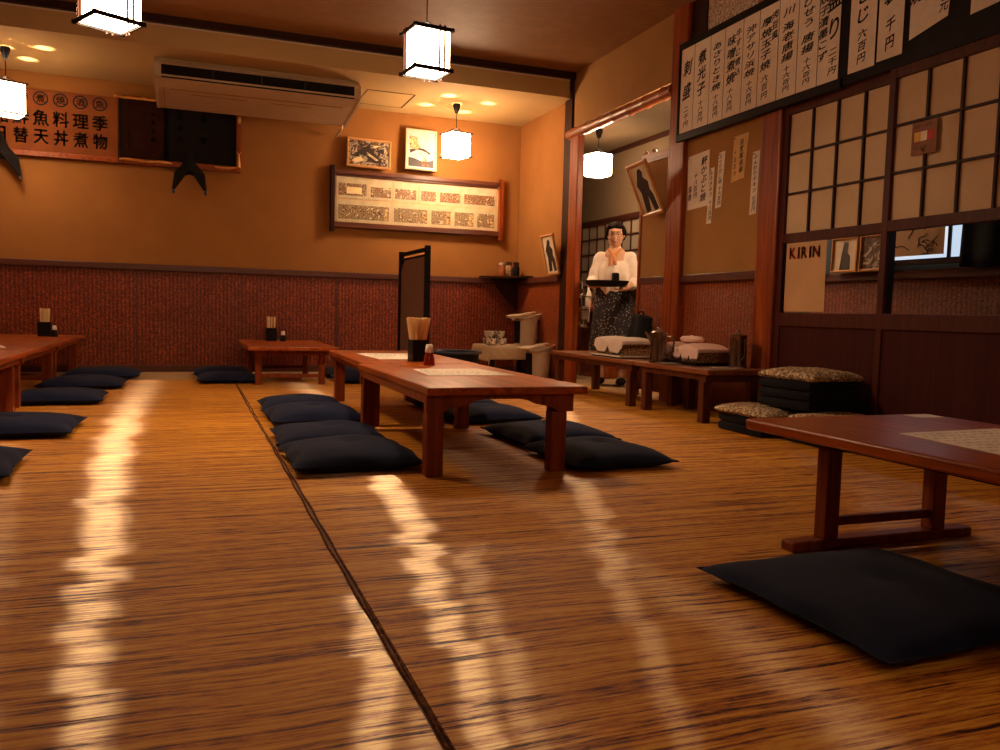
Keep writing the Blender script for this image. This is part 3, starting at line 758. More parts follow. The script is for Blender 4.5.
# the two pictures standing above the photo board
picture((1.66, 8.235, 2.156), (1, 0, -.02), (0, .08, 1), .44, .285, .022, M['oak'], M['photo_dark'], 'wide pale wood frame with a dark glossy photo, standing on the photo board', figure=[
    ('photo_detail', [[(-.30, -.02), (-.1, .22), (.02, .30), (.05, .15), (.30, -.22), (.26, -.32), (.05, -.30), (-.06, -.1)], [(.12, .1), (.34, .22), (.34, .02)], [(-.4, -.12), (-.24, .02), (-.2, -.16)]], M['fig_dark']),
    ('photo_highlight', [[(-.05, .05), (.22, -.20), (.17, -.24), (-.07, -.03)], [(-.38, -.28), (-.2, -.1), (-.12, -.25), (-.3, -.36)], [(.08, .28), (.3, .32), (.12, .2)]], M['fig_cream'])])
picture((2.187, 8.225, 2.238), (1, 0, -.02), (0, .08, 1), .325, .41, .022, M['pale_frame'], M['photo_sea'], 'tall cream framed picture beside the alcove lantern, standing on the photo board', figure=[
    ('foliage', [[(-.38, .33), (-.12, .30), (-.08, .12), (.02, .06), (-.14, .0), (-.36, .02)]], M['fig_tan']),
    ('bridge', [[(-.38, -.02), (-.1, .05), (.1, .03), (.32, -.07), (.28, -.1), (.05, -.02), (-.12, 0), (-.34, -.1)], [(-.40, -.2), (-.2, -.22), (.1, -.3), (.4, -.22), (.40, -.42), (-.40, -.42)]], M['fig_dark']),
    ('path', [[(-.05, -.04), (.18, -.05), (.32, -.2), (.14, -.22), (.12, -.3), (.0, -.2)]], M['fig_cream']), ('flowers', [[(.05, -.22), (.14, -.16), (.25, -.38), (.02, -.40)]], M['fig_red'])])
# leaning picture on the side rail
figs = lambda: [('silhouette', [[(-.06, .36), (.06, .38), (.14, .30), (.08, .22), (.26, .12), (.22, -.02), (.30, -.12), (.34, -.40), (.14, -.42), (.06, -.12), (-.04, -.40), (-.26, -.42), (-.20, -.05), (-.30, .1), (-.16, .24)]], M['fig_dark'])]
picture((3.225, 7.255, 1.188), (0, -1, 0), (-.085, .0, .37), .285, .385, .02, M['oak'], M['photo_print'], 'small framed picture leaning out on the rail beside the kitchen opening', figure=figs())
# tilted picture on the swing panel
picture((3.20, 5.49, 1.575), (.0, -1, .06), (-.16, -.015, .37), .29, .415, .03, M['oak'], M['photo_print'], 'tilted wood frame with a dark standing figure, hung on the swing panel', figure=figs())
# frames seen through the door glass
picture((XP - .075, 4.52, 1.078), (0, -1, 0), (.03, 0, 1), .245, .245, .018, M['oak'], M['photo_print'], 'wood framed portrait behind the door glass, left of the pair', figure=[('silhouette', [[(-.05, .36), (.12, .34), (.10, .05), (.2, -.05), (.22, -.42), (-.18, -.42), (-.12, 0)]], M['fig_dark'])])
picture((XP - .075, 4.26, 1.078), (0, -1, 0), (.03, 0, 1), .245, .245, .018, M['oak'], M['photo_mono'], 'wood framed mottled dark print behind the door glass, right of the pair')
# brush drawn sheet on the passage window
o = MB().box(-.185, .185, -.001, .001, -.095, .095).build('drawn_sheet', M['poster'], None, loc=(XP - .085, 3.905, 1.135), rot=(0, 0, PI / 2)); tag(o, 'tan sheet with a loose brush drawing, seen through the right door glass', 'drawing')
k = MB(); rr = random.Random(4)
for st in range(9):
    x, z = rr.uniform(-.15, .1), rr.uniform(-.07, .07); a = rr.uniform(-2, 2); pts = []
    for i in range(9): pts.append((max(-.175, min(.175, x)), .002, max(-.088, min(.088, z)))); x += .018 * math.cos(a); z += .014 * math.sin(a); a += rr.uniform(-.9, .9)
    k.tube(pts, .0028, 5)
k.build('brush_line', M['ink'], o)
# dark short curtain in the passage
k = MB(); k.grid(lambda u, v: (XP - .12 + .012 * math.sin(u * 22), 3.56 - u * .95 + .02 * (1 - v), .955 + v * .55 - .01 * math.sin(u * 9)), 40, 6)
M['blackcloth2'] = mat_fabric('black_curtain_cloth', (.008, .010, .014)); o = k.build('short_curtain', M['blackcloth2'], None, True)
sol = o.modifiers.new('s', 'SOLIDIFY'); sol.thickness = .004
tag(o, 'dark short curtain hanging in the passage behind the right door', 'curtain')
MB().cyl((XP - .12, 2.5, 1.51), (XP - .12, 3.62, 1.51), .01).build('curtain_rod', M['dark_wood'], o)

# photo menu board on the back wall
pb = empty('photo_board', (2.19, 8.28, 1.71), 0, 'long brown framed board with two rows of food photo cards on the back wall', 'board')
k = MB(); k.box(-.86, .86, -.006, .01, -.235, .235); k.build('backing', plain('cream_backing', (.66, .46, .24), .8, bmp=0), pb)
k = MB(); k.box(-.87, .87, -.05, .01, .235, .275, .003); k.box(-.87, .87, -.05, .01, -.285, -.235, .003); k.box(-.84, .84, -.03, -.006, .215, .235, .002)
k.build('rail', wood('board_frame_wood', (.05, .014, .008), (.16, .045, .02), 'X', .35), pb)
MB().box(-.90, -.86, -.055, .01, -.33, .31, .004).build('upright', M['dark_wood_z'], pb); MB().box(.86, .905, -.055, .01, -.33, .31, .004).build('upright', M['post'], pb)
def card_mat(i, hue):
    m, nt, b = newmat('food_photo_card'); v = nt.nodes.new('ShaderNodeTexVoronoi'); v.inputs['Scale'].default_value = 22; v.inputs['Randomness'].default_value = 1
    vec = coords(nt, (1, 1, 1)); link(nt, vec, v.inputs['Vector'])
    f = noise(nt, vec, 40 + i, 3); mx = math_n(nt, 'ADD', math_n(nt, 'MULTIPLY', v.outputs['Distance'], 1.0), math_n(nt, 'MULTIPLY_ADD', f, 2.4, -1.1))
    r = ramp(nt, [(.15, (.62, .50, .30)), (.28, (.38, .20, .07)), (.38, (.10, .035, .015)), (.50, (.03, .015, .012)), (.56, tuple(c * .6 for c in hue)), (.66, (.60, .46, .26)), (.74, (.07, .03, .02)), (.9, tuple(c * .5 for c in hue))])
    link(nt, mx, r.inputs[0]); link(nt, r.outputs[0], b.inputs['Base Color']); b.inputs['Roughness'].default_value = .5; return m
cw = [(-.84, -.53), (-.52, -.28), (-.27, -.02), (0.0, .19), (.20, .45), (.46, .83)]
for i, (a, b_) in enumerate(cw):
    c = MB().box(a, b_, -.012, -.007, .005, .205 if i != 0 else .218).build('photo_card', plain('card_white', (.60, .50, .32), .7, bmp=0), pb)
    MB().box(a + .02, b_ - .012, -.0135, -.012, .03, .13 if i else .15).build('photo', card_mat(i, (.5, .2, .08)), c)
    if i == 0: MB().box(a + .10, b_ - .06, -.0145, -.0135, .05, .115).build('photo_inset', M['fig_cream'], c)
cw = [(-.84, -.30), (-.28, .10), (.11, .35), (.36, .60), (.61, .83)]
for i, (a, b_) in enumerate(cw):
    c = MB().box(a, b_, -.012, -.007, -.225, -.015).build('photo_card', plain('card_white', (.58, .48, .30), .7, bmp=0), pb)
    MB().box(a + .02, b_ - .012, -.0135, -.012, -.20, -.06).build('photo', card_mat(i + 7, (.55, .35, .15)), c)
    MB().box(b_ - .06, b_ - .02, -.0145, -.0135, -.19, -.08).build('photo_inset', M['fig_tan'], c)

# calligraphy board, hanging scroll and lacquered tablet at the back left
cb = empty('calligraphy_board', (-1.36, 8.285, 2.19), 0, 'large amber board with rows of black characters and round crests behind the far left lantern', 'signboard')
M['amber'] = plain('amber_board', (.22, .055, .006), .8, var=.15, scale=5)
MB().box(-.55, .76, -.02, .01, -.27, .26).build('panel', M['amber'], cb)
MB().box(-.55, .76, -.05, .01, -.315, -.272, .004).build('lower_rail', M['post_y'], cb)
ch = '清酒銘鮮魚料理季節味日替天丼煮物鍋焼'
it = []
for c in range(8):
    x = -.47 + c * .155
    it += [(ch[c], x, .02, .13, .14), (ch[c + 8], x, -.14, .12, .14)]
writing('lettering', it, (0, -.021, 0), (1, 0, 0), (0, 0, 1), cb, M['ink'], .03, (0, -1, 0))
k = MB()
for c in range(8):
    x = -.47 + c * .155
    k.lathe([(.048, 0), (.060, 0), (.060, .002), (.048, .002), (.048, 0)], (0, 0, 0), 24, Matrix.Translation((x, -.0215, .185)) @ Matrix.Rotation(PI / 2, 4, 'X'))
k.build('crest_ring', M['ink'], cb)
writing('crest', [(ch[(c * 3 + 2) % 19], -.47 + c * .155, .185, .075, .075) for c in range(8)], (0, -.021, 0), (1, 0, 0), (0, 0, 1), cb, M['ink'], .02, (0, -1, 0))
tb = empty('lacquer_tablet', (.02, 8.285, 2.19), 0, 'dark lacquered board with brass corner fittings under the air conditioner', 'signboard')
MB().box(-.20, .385, -.02, .01, -.26, .26).build('panel', M['black_matt'], tb)
MB().box(-.61, .43, -.05, .01, -.315, -.265, .004).build('lower_rail', M['post_y'], tb)
MB().box(.39, .435, -.045, .012, -.265, .26, .004).build('upright', M['post'], tb)
MB().box(-.61, -.20, -.01, .01, -.26, .26).build('panel', M['black_matt'], tb)
MB().tube([(.20, -.055, -.285), (.26, -.06, -.290), (.33, -.06, -.287), (.395, -.055, -.275)], [.008, .012, .011, .006], 10).build('fitting', M['brass'], tb, True)
MB().tube([(.415, -.05, -.27), (.413, -.055, -.20), (.413, -.052, -.15)], [.014, .012, .006], 10).tube([(.413, -.052, -.16), (.392, -.052, -.125)], .004, 6).tube([(.413, -.052, -.16), (.435, -.052, -.125)], .004, 6).build('fitting', M['brass'], tb, True)
MB().box(.40, .43, -.055, -.046, .13, .20, .004).build('fitting', M['brass'], tb)
writing('lettering', [(c, -.1, .15 - i * .1, .07, .07) for i, c in enumerate('魚よ心')] + [(c, .1, .15 - i * .1, .07, .07) for i, c in enumerate('酒の宴')], (0, -.021, 0), (1, 0, 0), (0, 0, 1), tb, plain('dull_lettering', (.05, .03, .02), .5, bmp=0), .01, (0, -1, 0))
sc = empty('hanging_scroll', (-.39, 8.25, 2.19), 0, 'dark hanging scroll between gilt rods in the middle of the left board', 'scroll')
MB().box(-.17, .17, -.004, .0, -.25, .25).build('scroll_cloth', plain('scroll_brown', (.03, .009, .006), .9, var=.3, spec=.05), sc)
MB().tube([(-.24 + i * .04, -.012, .265 + .003 * math.sin(i * 2.3)) for i in range(13)], [.012 + .003 * (i % 3 == 0) for i in range(13)], 10).build('top_rod', M['brass'], sc, True)
MB().tube([(-.20 + i * .04, -.03, -.285 + .004 * math.sin(i * .9)) for i in range(12)], [.009, .014, .014, .013, .013, .013, .013, .014, .014, .014, .012, .008], 10).build('bottom_rod', M['brass'], sc, True)
writing('lettering', [(c, .08, .14 - i * .075, .045, .05) for i, c in enumerate('大漁万福')] + [(c, -.12, -.06 - i * .085, .05, .05) for i, c in enumerate('福寿')], (0, -.005, 0), (1, 0, 0), (0, 0, 1), sc, plain('scroll_letters', (.35, .10, .04), .6, bmp=0), .01, (0, -1, 0))
# dark star-shaped hangings
def star(x, y, z, label, s=1):
    pts = [(0, .19), (.055, .055), (.13, -.03), (.15, -.19), (.12, -.185), (.075, -.07), (0, -.045), (-.075, -.07), (-.125, -.185), (-.155, -.19), (-.13, -.03), (-.055, .055)]
    k = MB(); bm = k.bm; cF = bm.verts.new((0, -.05, 0)); cB = bm.verts.new((0, .0, 0)); E_ = [bm.verts.new((a * s, -.012, b * s)) for a, b in pts]; n = len(E_)
    for i in range(n): bm.faces.new((cF, E_[i], E_[(i + 1) % n])); bm.faces.new((cB, E_[(i + 1) % n], E_[i]))
    o = k.build('star_hanging', M['black_matt'], None, loc=(x, y, z)); tag(o, label, 'ornament', 'dark pointed ornaments below the left board')
    for sx in (-1, 1): MB().lathe([(0, -.03), (.012, -.02), (.014, 0), (.006, .02), (0, .02)], (sx * .138 * s, -.012, -.20 * s), 10).build('tassel', M['fig_dark'], o, True)
star(-.0, 8.225, 1.86, 'dark star-shaped ornament hanging below the lacquered board')
star(-1.50, 8.20, 1.87, 'dark star-shaped ornament at the far left edge under the lantern', 1.0)

# ------------------------------------------------------------------ handwritten menu board on the right wall
mb = empty('menu_board', (3.278, 3.95, 2.2), 0, 'long black board of handwritten vertical menu strips above the doors', 'board')
MB().box(-.012, .012, -1.6, 1.232, -.325, .335, .004).build('backing', M['black'], mb)
MB().box(-.028, .010, 1.216, 1.236, -.335, .345, .004).build('side_rail', M['black'], mb)
MB().box(-.028, .010, -.36, 1.216, -.335, -.285, .004).build('lower_rail', M['black'], mb)
MB().box(-.028, .010, -.36, 1.216, .305, .345, .004).build('upper_rail', M['black'], mb)
SC = .79
bounds = [5.165, 5.0, 4.815, 4.655, 4.465, 4.305, 4.125, 3.955, 3.785, 3.62]
cols = [[('刺盛 二千円', 0, 1)], [('煮光子 十八百円', 0, 1)], [('あさりとき焼 十八百円', 0, 1)], [('味噌煮焼 十八百円', -.02, .92), ('牛すじ煮込', .05, .6)],
        [('沖アサリ浜焼 十六百円', 0, 1)], [('厚焼玉子焼 六百円', -.02, 1), ('肉豆風', .055, .6)], [('川 海老唐揚 十六百円', 0, 1)], [('びせう 唐揚 十六百円', 0, 1)], [('盛り 二千円', .035, 1.1), ('炊子漬墨こず', -.045, .75)]]
names = ['leftmost menu strip, two large characters then a price', 'second menu strip from the left on the board', 'third menu strip from the left with kana lettering', 'fourth menu strip from the left with a short second column', 'fifth menu strip from the left, below the dark frame', 'sixth menu strip from the left with a small side note', 'seventh menu strip, starting with one wide spaced character', 'eighth menu strip with flowing kana at its top', 'ninth menu strip, two columns, before the black gap']
def strip(y0, y1, z0, z1, label, columns, x=3.262, group='white menu strips on the black board', tiltz=0, size=.10):
    o = MB().box(-.0012, 0, -(y1 - y0) / 2, (y1 - y0) / 2, z0, z1).build('menu_strip', M['paper'], None, loc=(x, (y0 + y1) / 2, 0), rot=(tiltz, 0, 0)); tag(o, label, 'menu', group)
    it = []
    for txt, dx, sc in columns:
        if len(columns) > 1 and sc < .7: t_, b_ = z1 - .04, z1 - .04 - .06 * len(txt)
        elif len(columns) > 1 and sc < .8: t_, b_ = z1 - .09, z0 + .12
        else: t_, b_ = z1 - .06, z0 + .03
        main, _, price = txt.rpartition(' ')
        zp = b_ + (t_ - b_) * .33
        if price and main: it += column(main, dx, t_, zp + .01, size * sc); it += column(price, dx, zp - .01, b_, size * .62)
        else: it += column(txt, dx, t_, b_, size * sc)
    it = [(c, a, b - 0, s1, s2 * (.9 if s2 > .02 else 1)) for c, a, b, s1, s2 in it]
    writing('writing', it, (-.0013, 0, 0), (0, -1, 0), (0, 0, 1), o, M['ink'], .026, (-1, 0, 0), .10)
    return o
for i in range(9):
    y1, y0 = bounds[i], bounds[i + 1]
    strip(y0 + .003, y1 - .003, 1.921, 2.500, names[i], cols[i])
strip(3.37, 3.55, 1.925, 2.60, 'tenth menu strip, first to the right of the black gap', [('玉子とじ 六百円', 0, 1)])
strip(3.195, 3.355, 1.935, 2.60, 'eleventh menu strip, last full one before the loose papers', [('燻製 千円', 0, 1)])
# divider marks between strips
k = MB()
for y in bounds[1:-1]: k.box(3.2605, 3.2608, y - .002, y + .002, 2.0 + .1 * random.random(), 2.47)
o = k.build('divider_line', M['ink'], mb); o.matrix_parent_inverse = Matrix.Translation((-3.275, -3.95, -2.2))
def note(name, pts, label, lines, mat=None, x=3.262, group='loose handwritten notes on the wall', cat='note'):
    """pts: corners (y, z) clockwise from top left as seen"""
    cy = sum(p[0] for p in pts) / 4; cz = sum(p[1] for p in pts) / 4
    o = MB().prism([(p[0] - cy, p[1] - cz) for p in pts], -.0012, 0, 'YZ').build(name, mat or M['paper'], None, loc=(x, cy, cz)); tag(o, label, cat, group)
    it = []
    for txt, du, t_, b_, s in lines: it += column(txt, du, t_, b_, s)
    if it: writing('writing', it, (-.0013, 0, 0), (0, -1, 0), (0, 0, 1), o, M['ink'], .022, (-1, 0, 0), .08)
    k = MB()
    tl = pts[0]; k.lathe([(0, 0), (.005, 0), (.004, .004), (0, .005)], (0, 0, 0), 8, Matrix.Translation((-.0015, tl[0] - cy - .012, tl[1] - cz - .012)) @ Matrix.Rotation(-PI / 2, 4, 'Y'))
    k.build('pin', M['dark_metal'], o)
    return o
note('handwritten_note', [(3.16, 2.50), (2.90, 2.50), (2.94, 2.035), (3.155, 1.985)], 'cream note with a torn lower edge, right of the last menu strip', [('炭焼鮑', -.06, .22, -.14, .07), ('百円', 0.02, .0, -.14, .06), ('皮元', .08, -.08, -.24, .05)][0:0] + [('時価円', -.01, .2, -.1, .065), ('塩焼', -.085, .1, -.12, .07), ('皮元', .075, -.06, -.2, .05)], M['paper'])
note('handwritten_note', [(2.82, 2.50), (2.55, 2.50), (2.55, 2.02), (2.82, 2.0)], 'cream note at the top right corner of the view', [('鮎塩い', .07, .2, -.15, .07), ('十円', -.04, .2, -.15, .07)])
xw = XR + .0085
note('handwritten_note', [(5.10, 1.752), (4.845, 1.765), (4.83, 1.388), (5.085, 1.378)], 'large white note with two columns beside the post', [('鮃かぶと焼', .065, .16, -.15, .068), ('十八百円', -.03, .06, -.12, .048), ('塩焼', -.095, -.02, -.13, .04)], x=xw)
note('handwritten_note', [(4.825, 1.632), (4.775, 1.636), (4.79, 1.262), (4.845, 1.262)], 'narrow white strip hanging lowest beside the large note', [('もろきゅう 十八百円', 0, .17, -.17, .036)], x=xw - .002)
note('handwritten_note', [(4.735, 1.72), (4.665, 1.726), (4.69, 1.362), (4.755, 1.356)], 'narrow white strip second from the large note, slightly higher', [('ふぐりだし酒 十六百円', 0, .17, -.17, .038)], x=xw)
M['yellow_paper'] = plain('yellowed_paper', (.70, .44, .18), .85, var=.1, scale=15)
note('handwritten_note', [(4.575, 1.795), (4.425, 1.80), (4.455, 1.52), (4.59, 1.505)], 'yellowed note on the brown wall, highest of the group', [('自家製肉串', .02, .12, -.10, .04), ('十五百円', -.045, .06, -.12, .028)], M['yellow_paper'], x=xw)
note('handwritten_note', [(4.375, 1.665), (4.305, 1.668), (4.32, 1.28), (4.385, 1.275)], 'narrow white strip nearest the door post', [('ふんわりチキン 七百円', 0, .18, -.18, .038)], x=xw)

# ------------------------------------------------------------------ air conditioner and hatch
ac = empty('air_conditioner', (.56, 7.3, 2.6), 0, 'long cream air conditioner hung under the alcove ceiling with a dark front grille', 'air conditioner')
prof = [(.05, 0), (.03, -.03), (-.04, -.055), (-.05, -.075), (-.045, -.165), (-.02, -.185), (.10, -.215), (.66, -.262), (.70, -.25), (.70, 0)]
k = MB(); k.prism([(a, b) for a, b in prof], -.80, .80, 'YZ'); k.build('body', M['ac'], ac)
ep = [(a * 1.0 - .006 if a < .1 else a, b - .004) for a, b in prof]
for x0, x1 in ((-.825, -.80), (.80, .825)): MB().prism(ep, x0, x1, 'YZ').build('side_cap', M['ac'], ac)
MB().box(-.77, .77, -.0565, -.045, -.150, -.075, .002).build('grille', M['black_matt'], ac)
MB().box(-.77, .77, -.048, -.040, -.176, -.166).build('seam', M['black'], ac)
for x in (-.38, 0, .35): MB().box(x - .003, x + .003, -.059, -.05, -.145, -.08).build('grille_bar', M['dark_metal'], ac)
mtx = Matrix.Translation((0, .10, -.2155)) @ Matrix.Rotation(-math.atan2(.047, .56), 4, 'X')
k = MB()
k.box(-.70, .70, .02, .035, -.003, .0, 0, mtx); k.box(.10, .45, .12, .128, -.003, 0, 0, mtx); k.box(-.55, -.1, .12, .128, -.003, 0, 0, mtx); k.box(-.76, -.755, 0, .55, -.003, 0, 0, mtx)
k.build('louvre', M['plaster_brown'], ac)
MB().tube([(.78, .62, -.25), (.78, .64, -.29), (.78, .75, -.30), (.78, .93, -.30)], .012, 8).build('drain_pipe', M['cream'], ac, True)
k = MB(); x0, x1, y0, y1 = 1.50, 1.95, 7.55, 8.08; t = .008
for a in ((x0, x1, y0, y0 + t), (x0, x1, y1 - t, y1), (x0, x0 + t, y0 + t, y1 - t), (x1 - t * 2, x1, y0 + t, y1 - t)): k.box(*a, ZS - .004, ZS)
hp = k.build('ceiling_hatch', M['dark_wood']); tag(hp, 'square access hatch outlined in dark trim on the alcove ceiling', 'hatch')
MB().box(x0 + t, x1 - 2 * t, y0 + t, y1 - t, ZS - .002, ZS - .0005).build('hatch_panel', M['soffit'], hp)

# ------------------------------------------------------------------ standing screen
sr = empty('standing_screen', (1.80, 6.94, 0), 0, 'dark framed standing screen with a brown panel behind the centre tables', 'screen')
for y in (-.44, .44): MB().box(-.022, .022, y - .022, y + .022, 0.03, 1.15, .004).build('post', M['black_matt'], sr)
for y in (-.44, .44): MB().box(-.18, .18, y - .022, y + .022, 0, .03, .006).build('foot', M['black_matt'], sr)
MB().box(-.014, .014, -.418, .418, 1.105, 1.135, .003).build('top_rail', M['black_matt'], sr)
MB().box(-.014, .014, -.418, .418, .10, .14, .003).build('bottom_rail', M['black_matt'], sr)
k = MB(); k.prism([(-.418, .14), (.418, .14), (.418, .96), (.36, 1.03), (.26, 1.065), (-.418, 1.065)], -.006, .006, 'YZ'); k.build('panel', plain('screen_fabric', (.20, .10, .06), .9, var=.05), sr)
MB().box(-.012, .012, -.418, .418, 1.065, 1.082, .002).build('upper_rail', M['black_matt'], sr)

# ------------------------------------------------------------------ table items
def chopstick_box(x, y, z, rz, label, w=.085, h=.12, n=26, spread=.03, L=.235, group='chopstick boxes'):
    r = empty('chopstick_box', (x, y, z), rz, label, 'chopstick box', group)
    k = MB(); t = .005
    k.box(-w / 2, w / 2, -w / 2, w / 2, 0, .006)
    k.box(-w / 2, w / 2, -w / 2, -w / 2 + t, .006, h); k.box(-w / 2, w / 2, w / 2 - t, w / 2, .006, h)
    k.box(-w / 2, -w / 2 + t, -w / 2 + t, w / 2 - t, .006, h); k.box(w / 2 - t, w / 2, -w / 2 + t, w / 2 - t, .006, h)
    k.build('box', M['black'], r)
    rr = random.Random(n); m = w / 2 - .012
    for i in range(n):
        a, b = rr.uniform(-1, 1), rr.uniform(-1, 1)
        MB().cyl((a * m * .8, b * m * .8, .008), (a * (m + spread), b * (m + spread), L + rr.uniform(-.004, .004)), .0042, .0056, 6).build('chopstick', M['chop'], r)
    return r
M['chop'] = wood('chopstick_wood', (.72, .48, .20), (.92, .72, .40), 'Z', .6)
chopstick_box(1.185, 4.45, .34, .1, 'black box of pale wooden chopsticks on the centre tables', n=70, spread=.026, L=.24)
chopstick_box(.70, 7.86, .31, 0, 'black box of chopsticks on the back wall table', .095, .12, 20, .0, .22)
chopstick_box(-1.13, 7.75, .33, 0, 'black box of chopsticks on the far left table', .095, .12, 20, .0, .23)
def bottle(x, y, z, label, body, s=1, group='small table bottles'):
    r = empty('sauce_bottle', (x, y, z), 0, label, 'bottle', group)
    MB().lathe([(0, 0), (.026 * s, 0), (.028 * s, .004), (.026 * s, .035 * s), (.020 * s, .055 * s), (.019 * s, .062 * s), (0, .062 * s)], n=20).build('bottle_body', body, r, True)
    MB().lathe([(0, .0622 * s), (.019 * s, .0622 * s), (.021 * s, .066 * s), (.017 * s, .098 * s), (.014 * s, .103 * s), (0, .103 * s)], n=20).build('cap', M['white_paint'], r, True)
bottle(1.165, 4.14, .34, 'dark red sauce bottle with a white cap on the near centre table', M['glass_red'], 1.05)
bottle(.80, 7.80, .31, 'small white capped bottle beside the chopsticks on the back wall table', M['black'], .9)
bottle(-1.05, 7.68, .33, 'small white capped bottle beside the chopsticks on the far left table', M['black'], .9)
# menu sheets
def sheet(name, pts, z, label, mat, mtlines=None, rows=0, group='menu sheets lying on the tables'):
    cx = sum(p[0] for p in pts) / 4; cy = sum(p[1] for p in pts) / 4; P = [Vector((p[0] - cx, p[1] - cy, 0)) for p in pts]
    k = MB(); k.prism([(p.x, p.y) for p in P], 0, .0015, 'XY'); o = k.build(name, mat, None, loc=(cx, cy, z + .0004)); tag(o, label, 'menu', group)
    if rows:
        k = MB(); rr = random.Random(rows)
        for i in range(rows):
            v = (i + .9) / (rows + .9)
            u = .06
            while u < .9:
                u2 = min(.94, u + rr.uniform(.02, .07))
                q = [(P[0] * (1 - a) + P[1] * a) * (1 - b) + (P[3] * (1 - a) + P[2] * a) * b for a, b in ((u, v), (u2, v), (u2, v + .16 / rows), (u, v + .16 / rows))]
                k.prism([(p.x, p.y) for p in q], .0016, .0018, 'XY'); u = u2 + rr.uniform(.02, .06)
        k.build('printed_text', plain('grey_print', (.48, .40, .34), .8, bmp=0), o)
    return o
sheet('menu_sheet', [(1.0, 3.83), (1.33, 3.86), (1.375, 3.45), (.965, 3.43)], .34, 'white menu sheet on the near centre table in front of the red bottle', M['paper'], rows=4)
sheet('menu_sheet', [(.985, 5.23), (1.36, 5.2), (1.335, 4.64), (1.0, 4.60)], .34, 'white menu sheet on the far centre table beside the chopsticks', M['paper'], rows=4)
sheet('menu_sheet', [(1.74, 1.64), (2.12, 1.66), (2.10, 1.30), (1.70, 1.30)], .33, 'printed white menu sheet on the right foreground table', plain('white_print_sheet', (.90, .82, .72), .8, bmp=0), rows=9)
sheet('menu_sheet', [(-1.40, 6.0), (-1.12, 6.02), (-1.05, 5.76), (-1.36, 5.72)], .33, 'white menu sheet at the left edge on the middle left table', M['paper'])
sheet('paper_napkin', [(2.11, 1.97), (2.21, 1.965), (2.20, 1.90), (2.10, 1.905)], .33, 'folded white paper at the far edge of the right foreground table', M['white_paint'], group=None)
M['dull_sheet'] = plain('dull_leaflet', (.34, .25, .20), .7, var=.3, scale=25, bmp=0)
for i, (x, y, a, lab, mt) in enumerate([(2.95, 4.14, .2, 'grey leaflet nearest the front corner of the side table', M['dull_sheet']), (3.06, 4.20, -.3, 'pale leaflet overlapping the grey one on the side table', M['paper']), (3.00, 4.10, .6, 'small leaflet at the very end of the side table', M['dull_sheet']), (2.90, 4.56, .1, 'thin leaflet lying in front of the pinkish towel basket', M['dull_sheet'])]):
    o = MB().box(-.09, .09, -.06, .06, 0, .0015).build('leaflet', mt, None, loc=(x, y, .3204 + .0018 * i), rot=(0, 0, a)); tag(o, lab, 'leaflet', 'leaflets on the side tables')
    if i < 3:
        k = MB()
        for q in range(4): k.box(-.07, .07 - .03 * (q % 2), -.045 + q * .024, -.037 + q * .024, .0016, .0018)
        k.build('printed_text', M['ink'], o)

# towel baskets on trays
M['basket'] = speck('woven_basket', [(.38, (.10, .045, .02)), (.5, (.34, .18, .08)), (.62, (.60, .40, .22))], 90, 2, .8, bm=.5)
M['towel'] = plain('white_towel', (.82, .68, .60), .95, var=.05, scale=60, bmp=.5)
M['towel_pink'] = plain('pink_towel', (.85, .58, .50), .95, var=.08, scale=60, bmp=.5)
def towel_basket(x, y, z, w, l, h, label, tm, seed, slit):
    r = empty('towel_basket', (x, y, z + .0215), 0, label, 'basket', 'covered towel baskets on the side tables')
    k = MB(); t = .008; f = .90
    for i in range(1): pass
    k.prism([(-w / 2 * f, 0), (w / 2 * f, 0), (w / 2, h), (w / 2 - t, h), (w / 2 * f - t, t), (-w / 2 * f + t, t), (-w / 2 + t, h), (-w / 2, h)], -l / 2 + t, l / 2 - t, 'XZ')
    k.box(-w / 2 * f, w / 2 * f, -l / 2, -l / 2 + t, 0, h); k.box(-w / 2 * f, w / 2 * f, l / 2 - t, l / 2, 0, h)
    k.build('basket', M['basket'], r)
    rr = random.Random(seed); ph = [rr.uniform(0, 6) for _ in range(5)]
    def f(u, v):
        # cloth over the top, hanging as pointed folds on the room side
        yy = (v - .5) * (l + .02); s = (u - .5) * (w + .30); half = w / 2 + .004
        drop = max(0, abs(s) - half); hang = drop
        lim = (.02 + .075 * abs(math.sin((v * slit) * PI)) ** .8)
        hang = min(drop, lim)
        xx = math.copysign(min(abs(s), half) + .002 * math.sin(20 * v + ph[0]), s)
        zz = h + .010 + .016 * math.sin(3.2 * v * PI + ph[1]) * math.cos(s * 6) * (1 if drop == 0 else .3) + .012 * math.cos(s * 8) - hang
        if v < .02 or v > .98: zz -= .02
        return (xx, yy, max(.012, zz))
    k = MB(); k.grid(f, 36, 36); o = k.build('towel', tm, r, True); s_ = o.modifiers.new('s', 'SOLIDIFY'); s_.thickness = .006; s_.offset = 1
    return r
def tray(x, y, z, w, l, label, mat):
    k = MB(); k.prism([(a * w / 2, b * l / 2) for a, b in ((-.92, -1), (.92, -1), (1, -.92), (1, .92), (.92, 1), (-.92, 1), (-1, .92), (-1, -.92))], 0, .008, 'XY')
    o = k.build('tray', mat, None, loc=(x, y, z + .0005)); tag(o, label, 'tray', 'trays under the towel baskets')
    k = MB(); k.box(-w / 2, w / 2, -l / 2, -l / 2 + .008, .008, .02); k.box(-w / 2, w / 2, l / 2 - .008, l / 2, .008, .02); k.box(-w / 2, -w / 2 + .008, -l / 2 + .008, l / 2 - .008, .008, .02); k.box(w / 2 - .008, w / 2, -l / 2 + .008, l / 2 - .008, .008, .02)
    k.build('rim', M['cloth_white'] if 'left' in label else M['black'], o)
tray(2.985, 5.36, .32, .30, .46, 'shallow white rimmed tray under the left towel basket', M['black'])
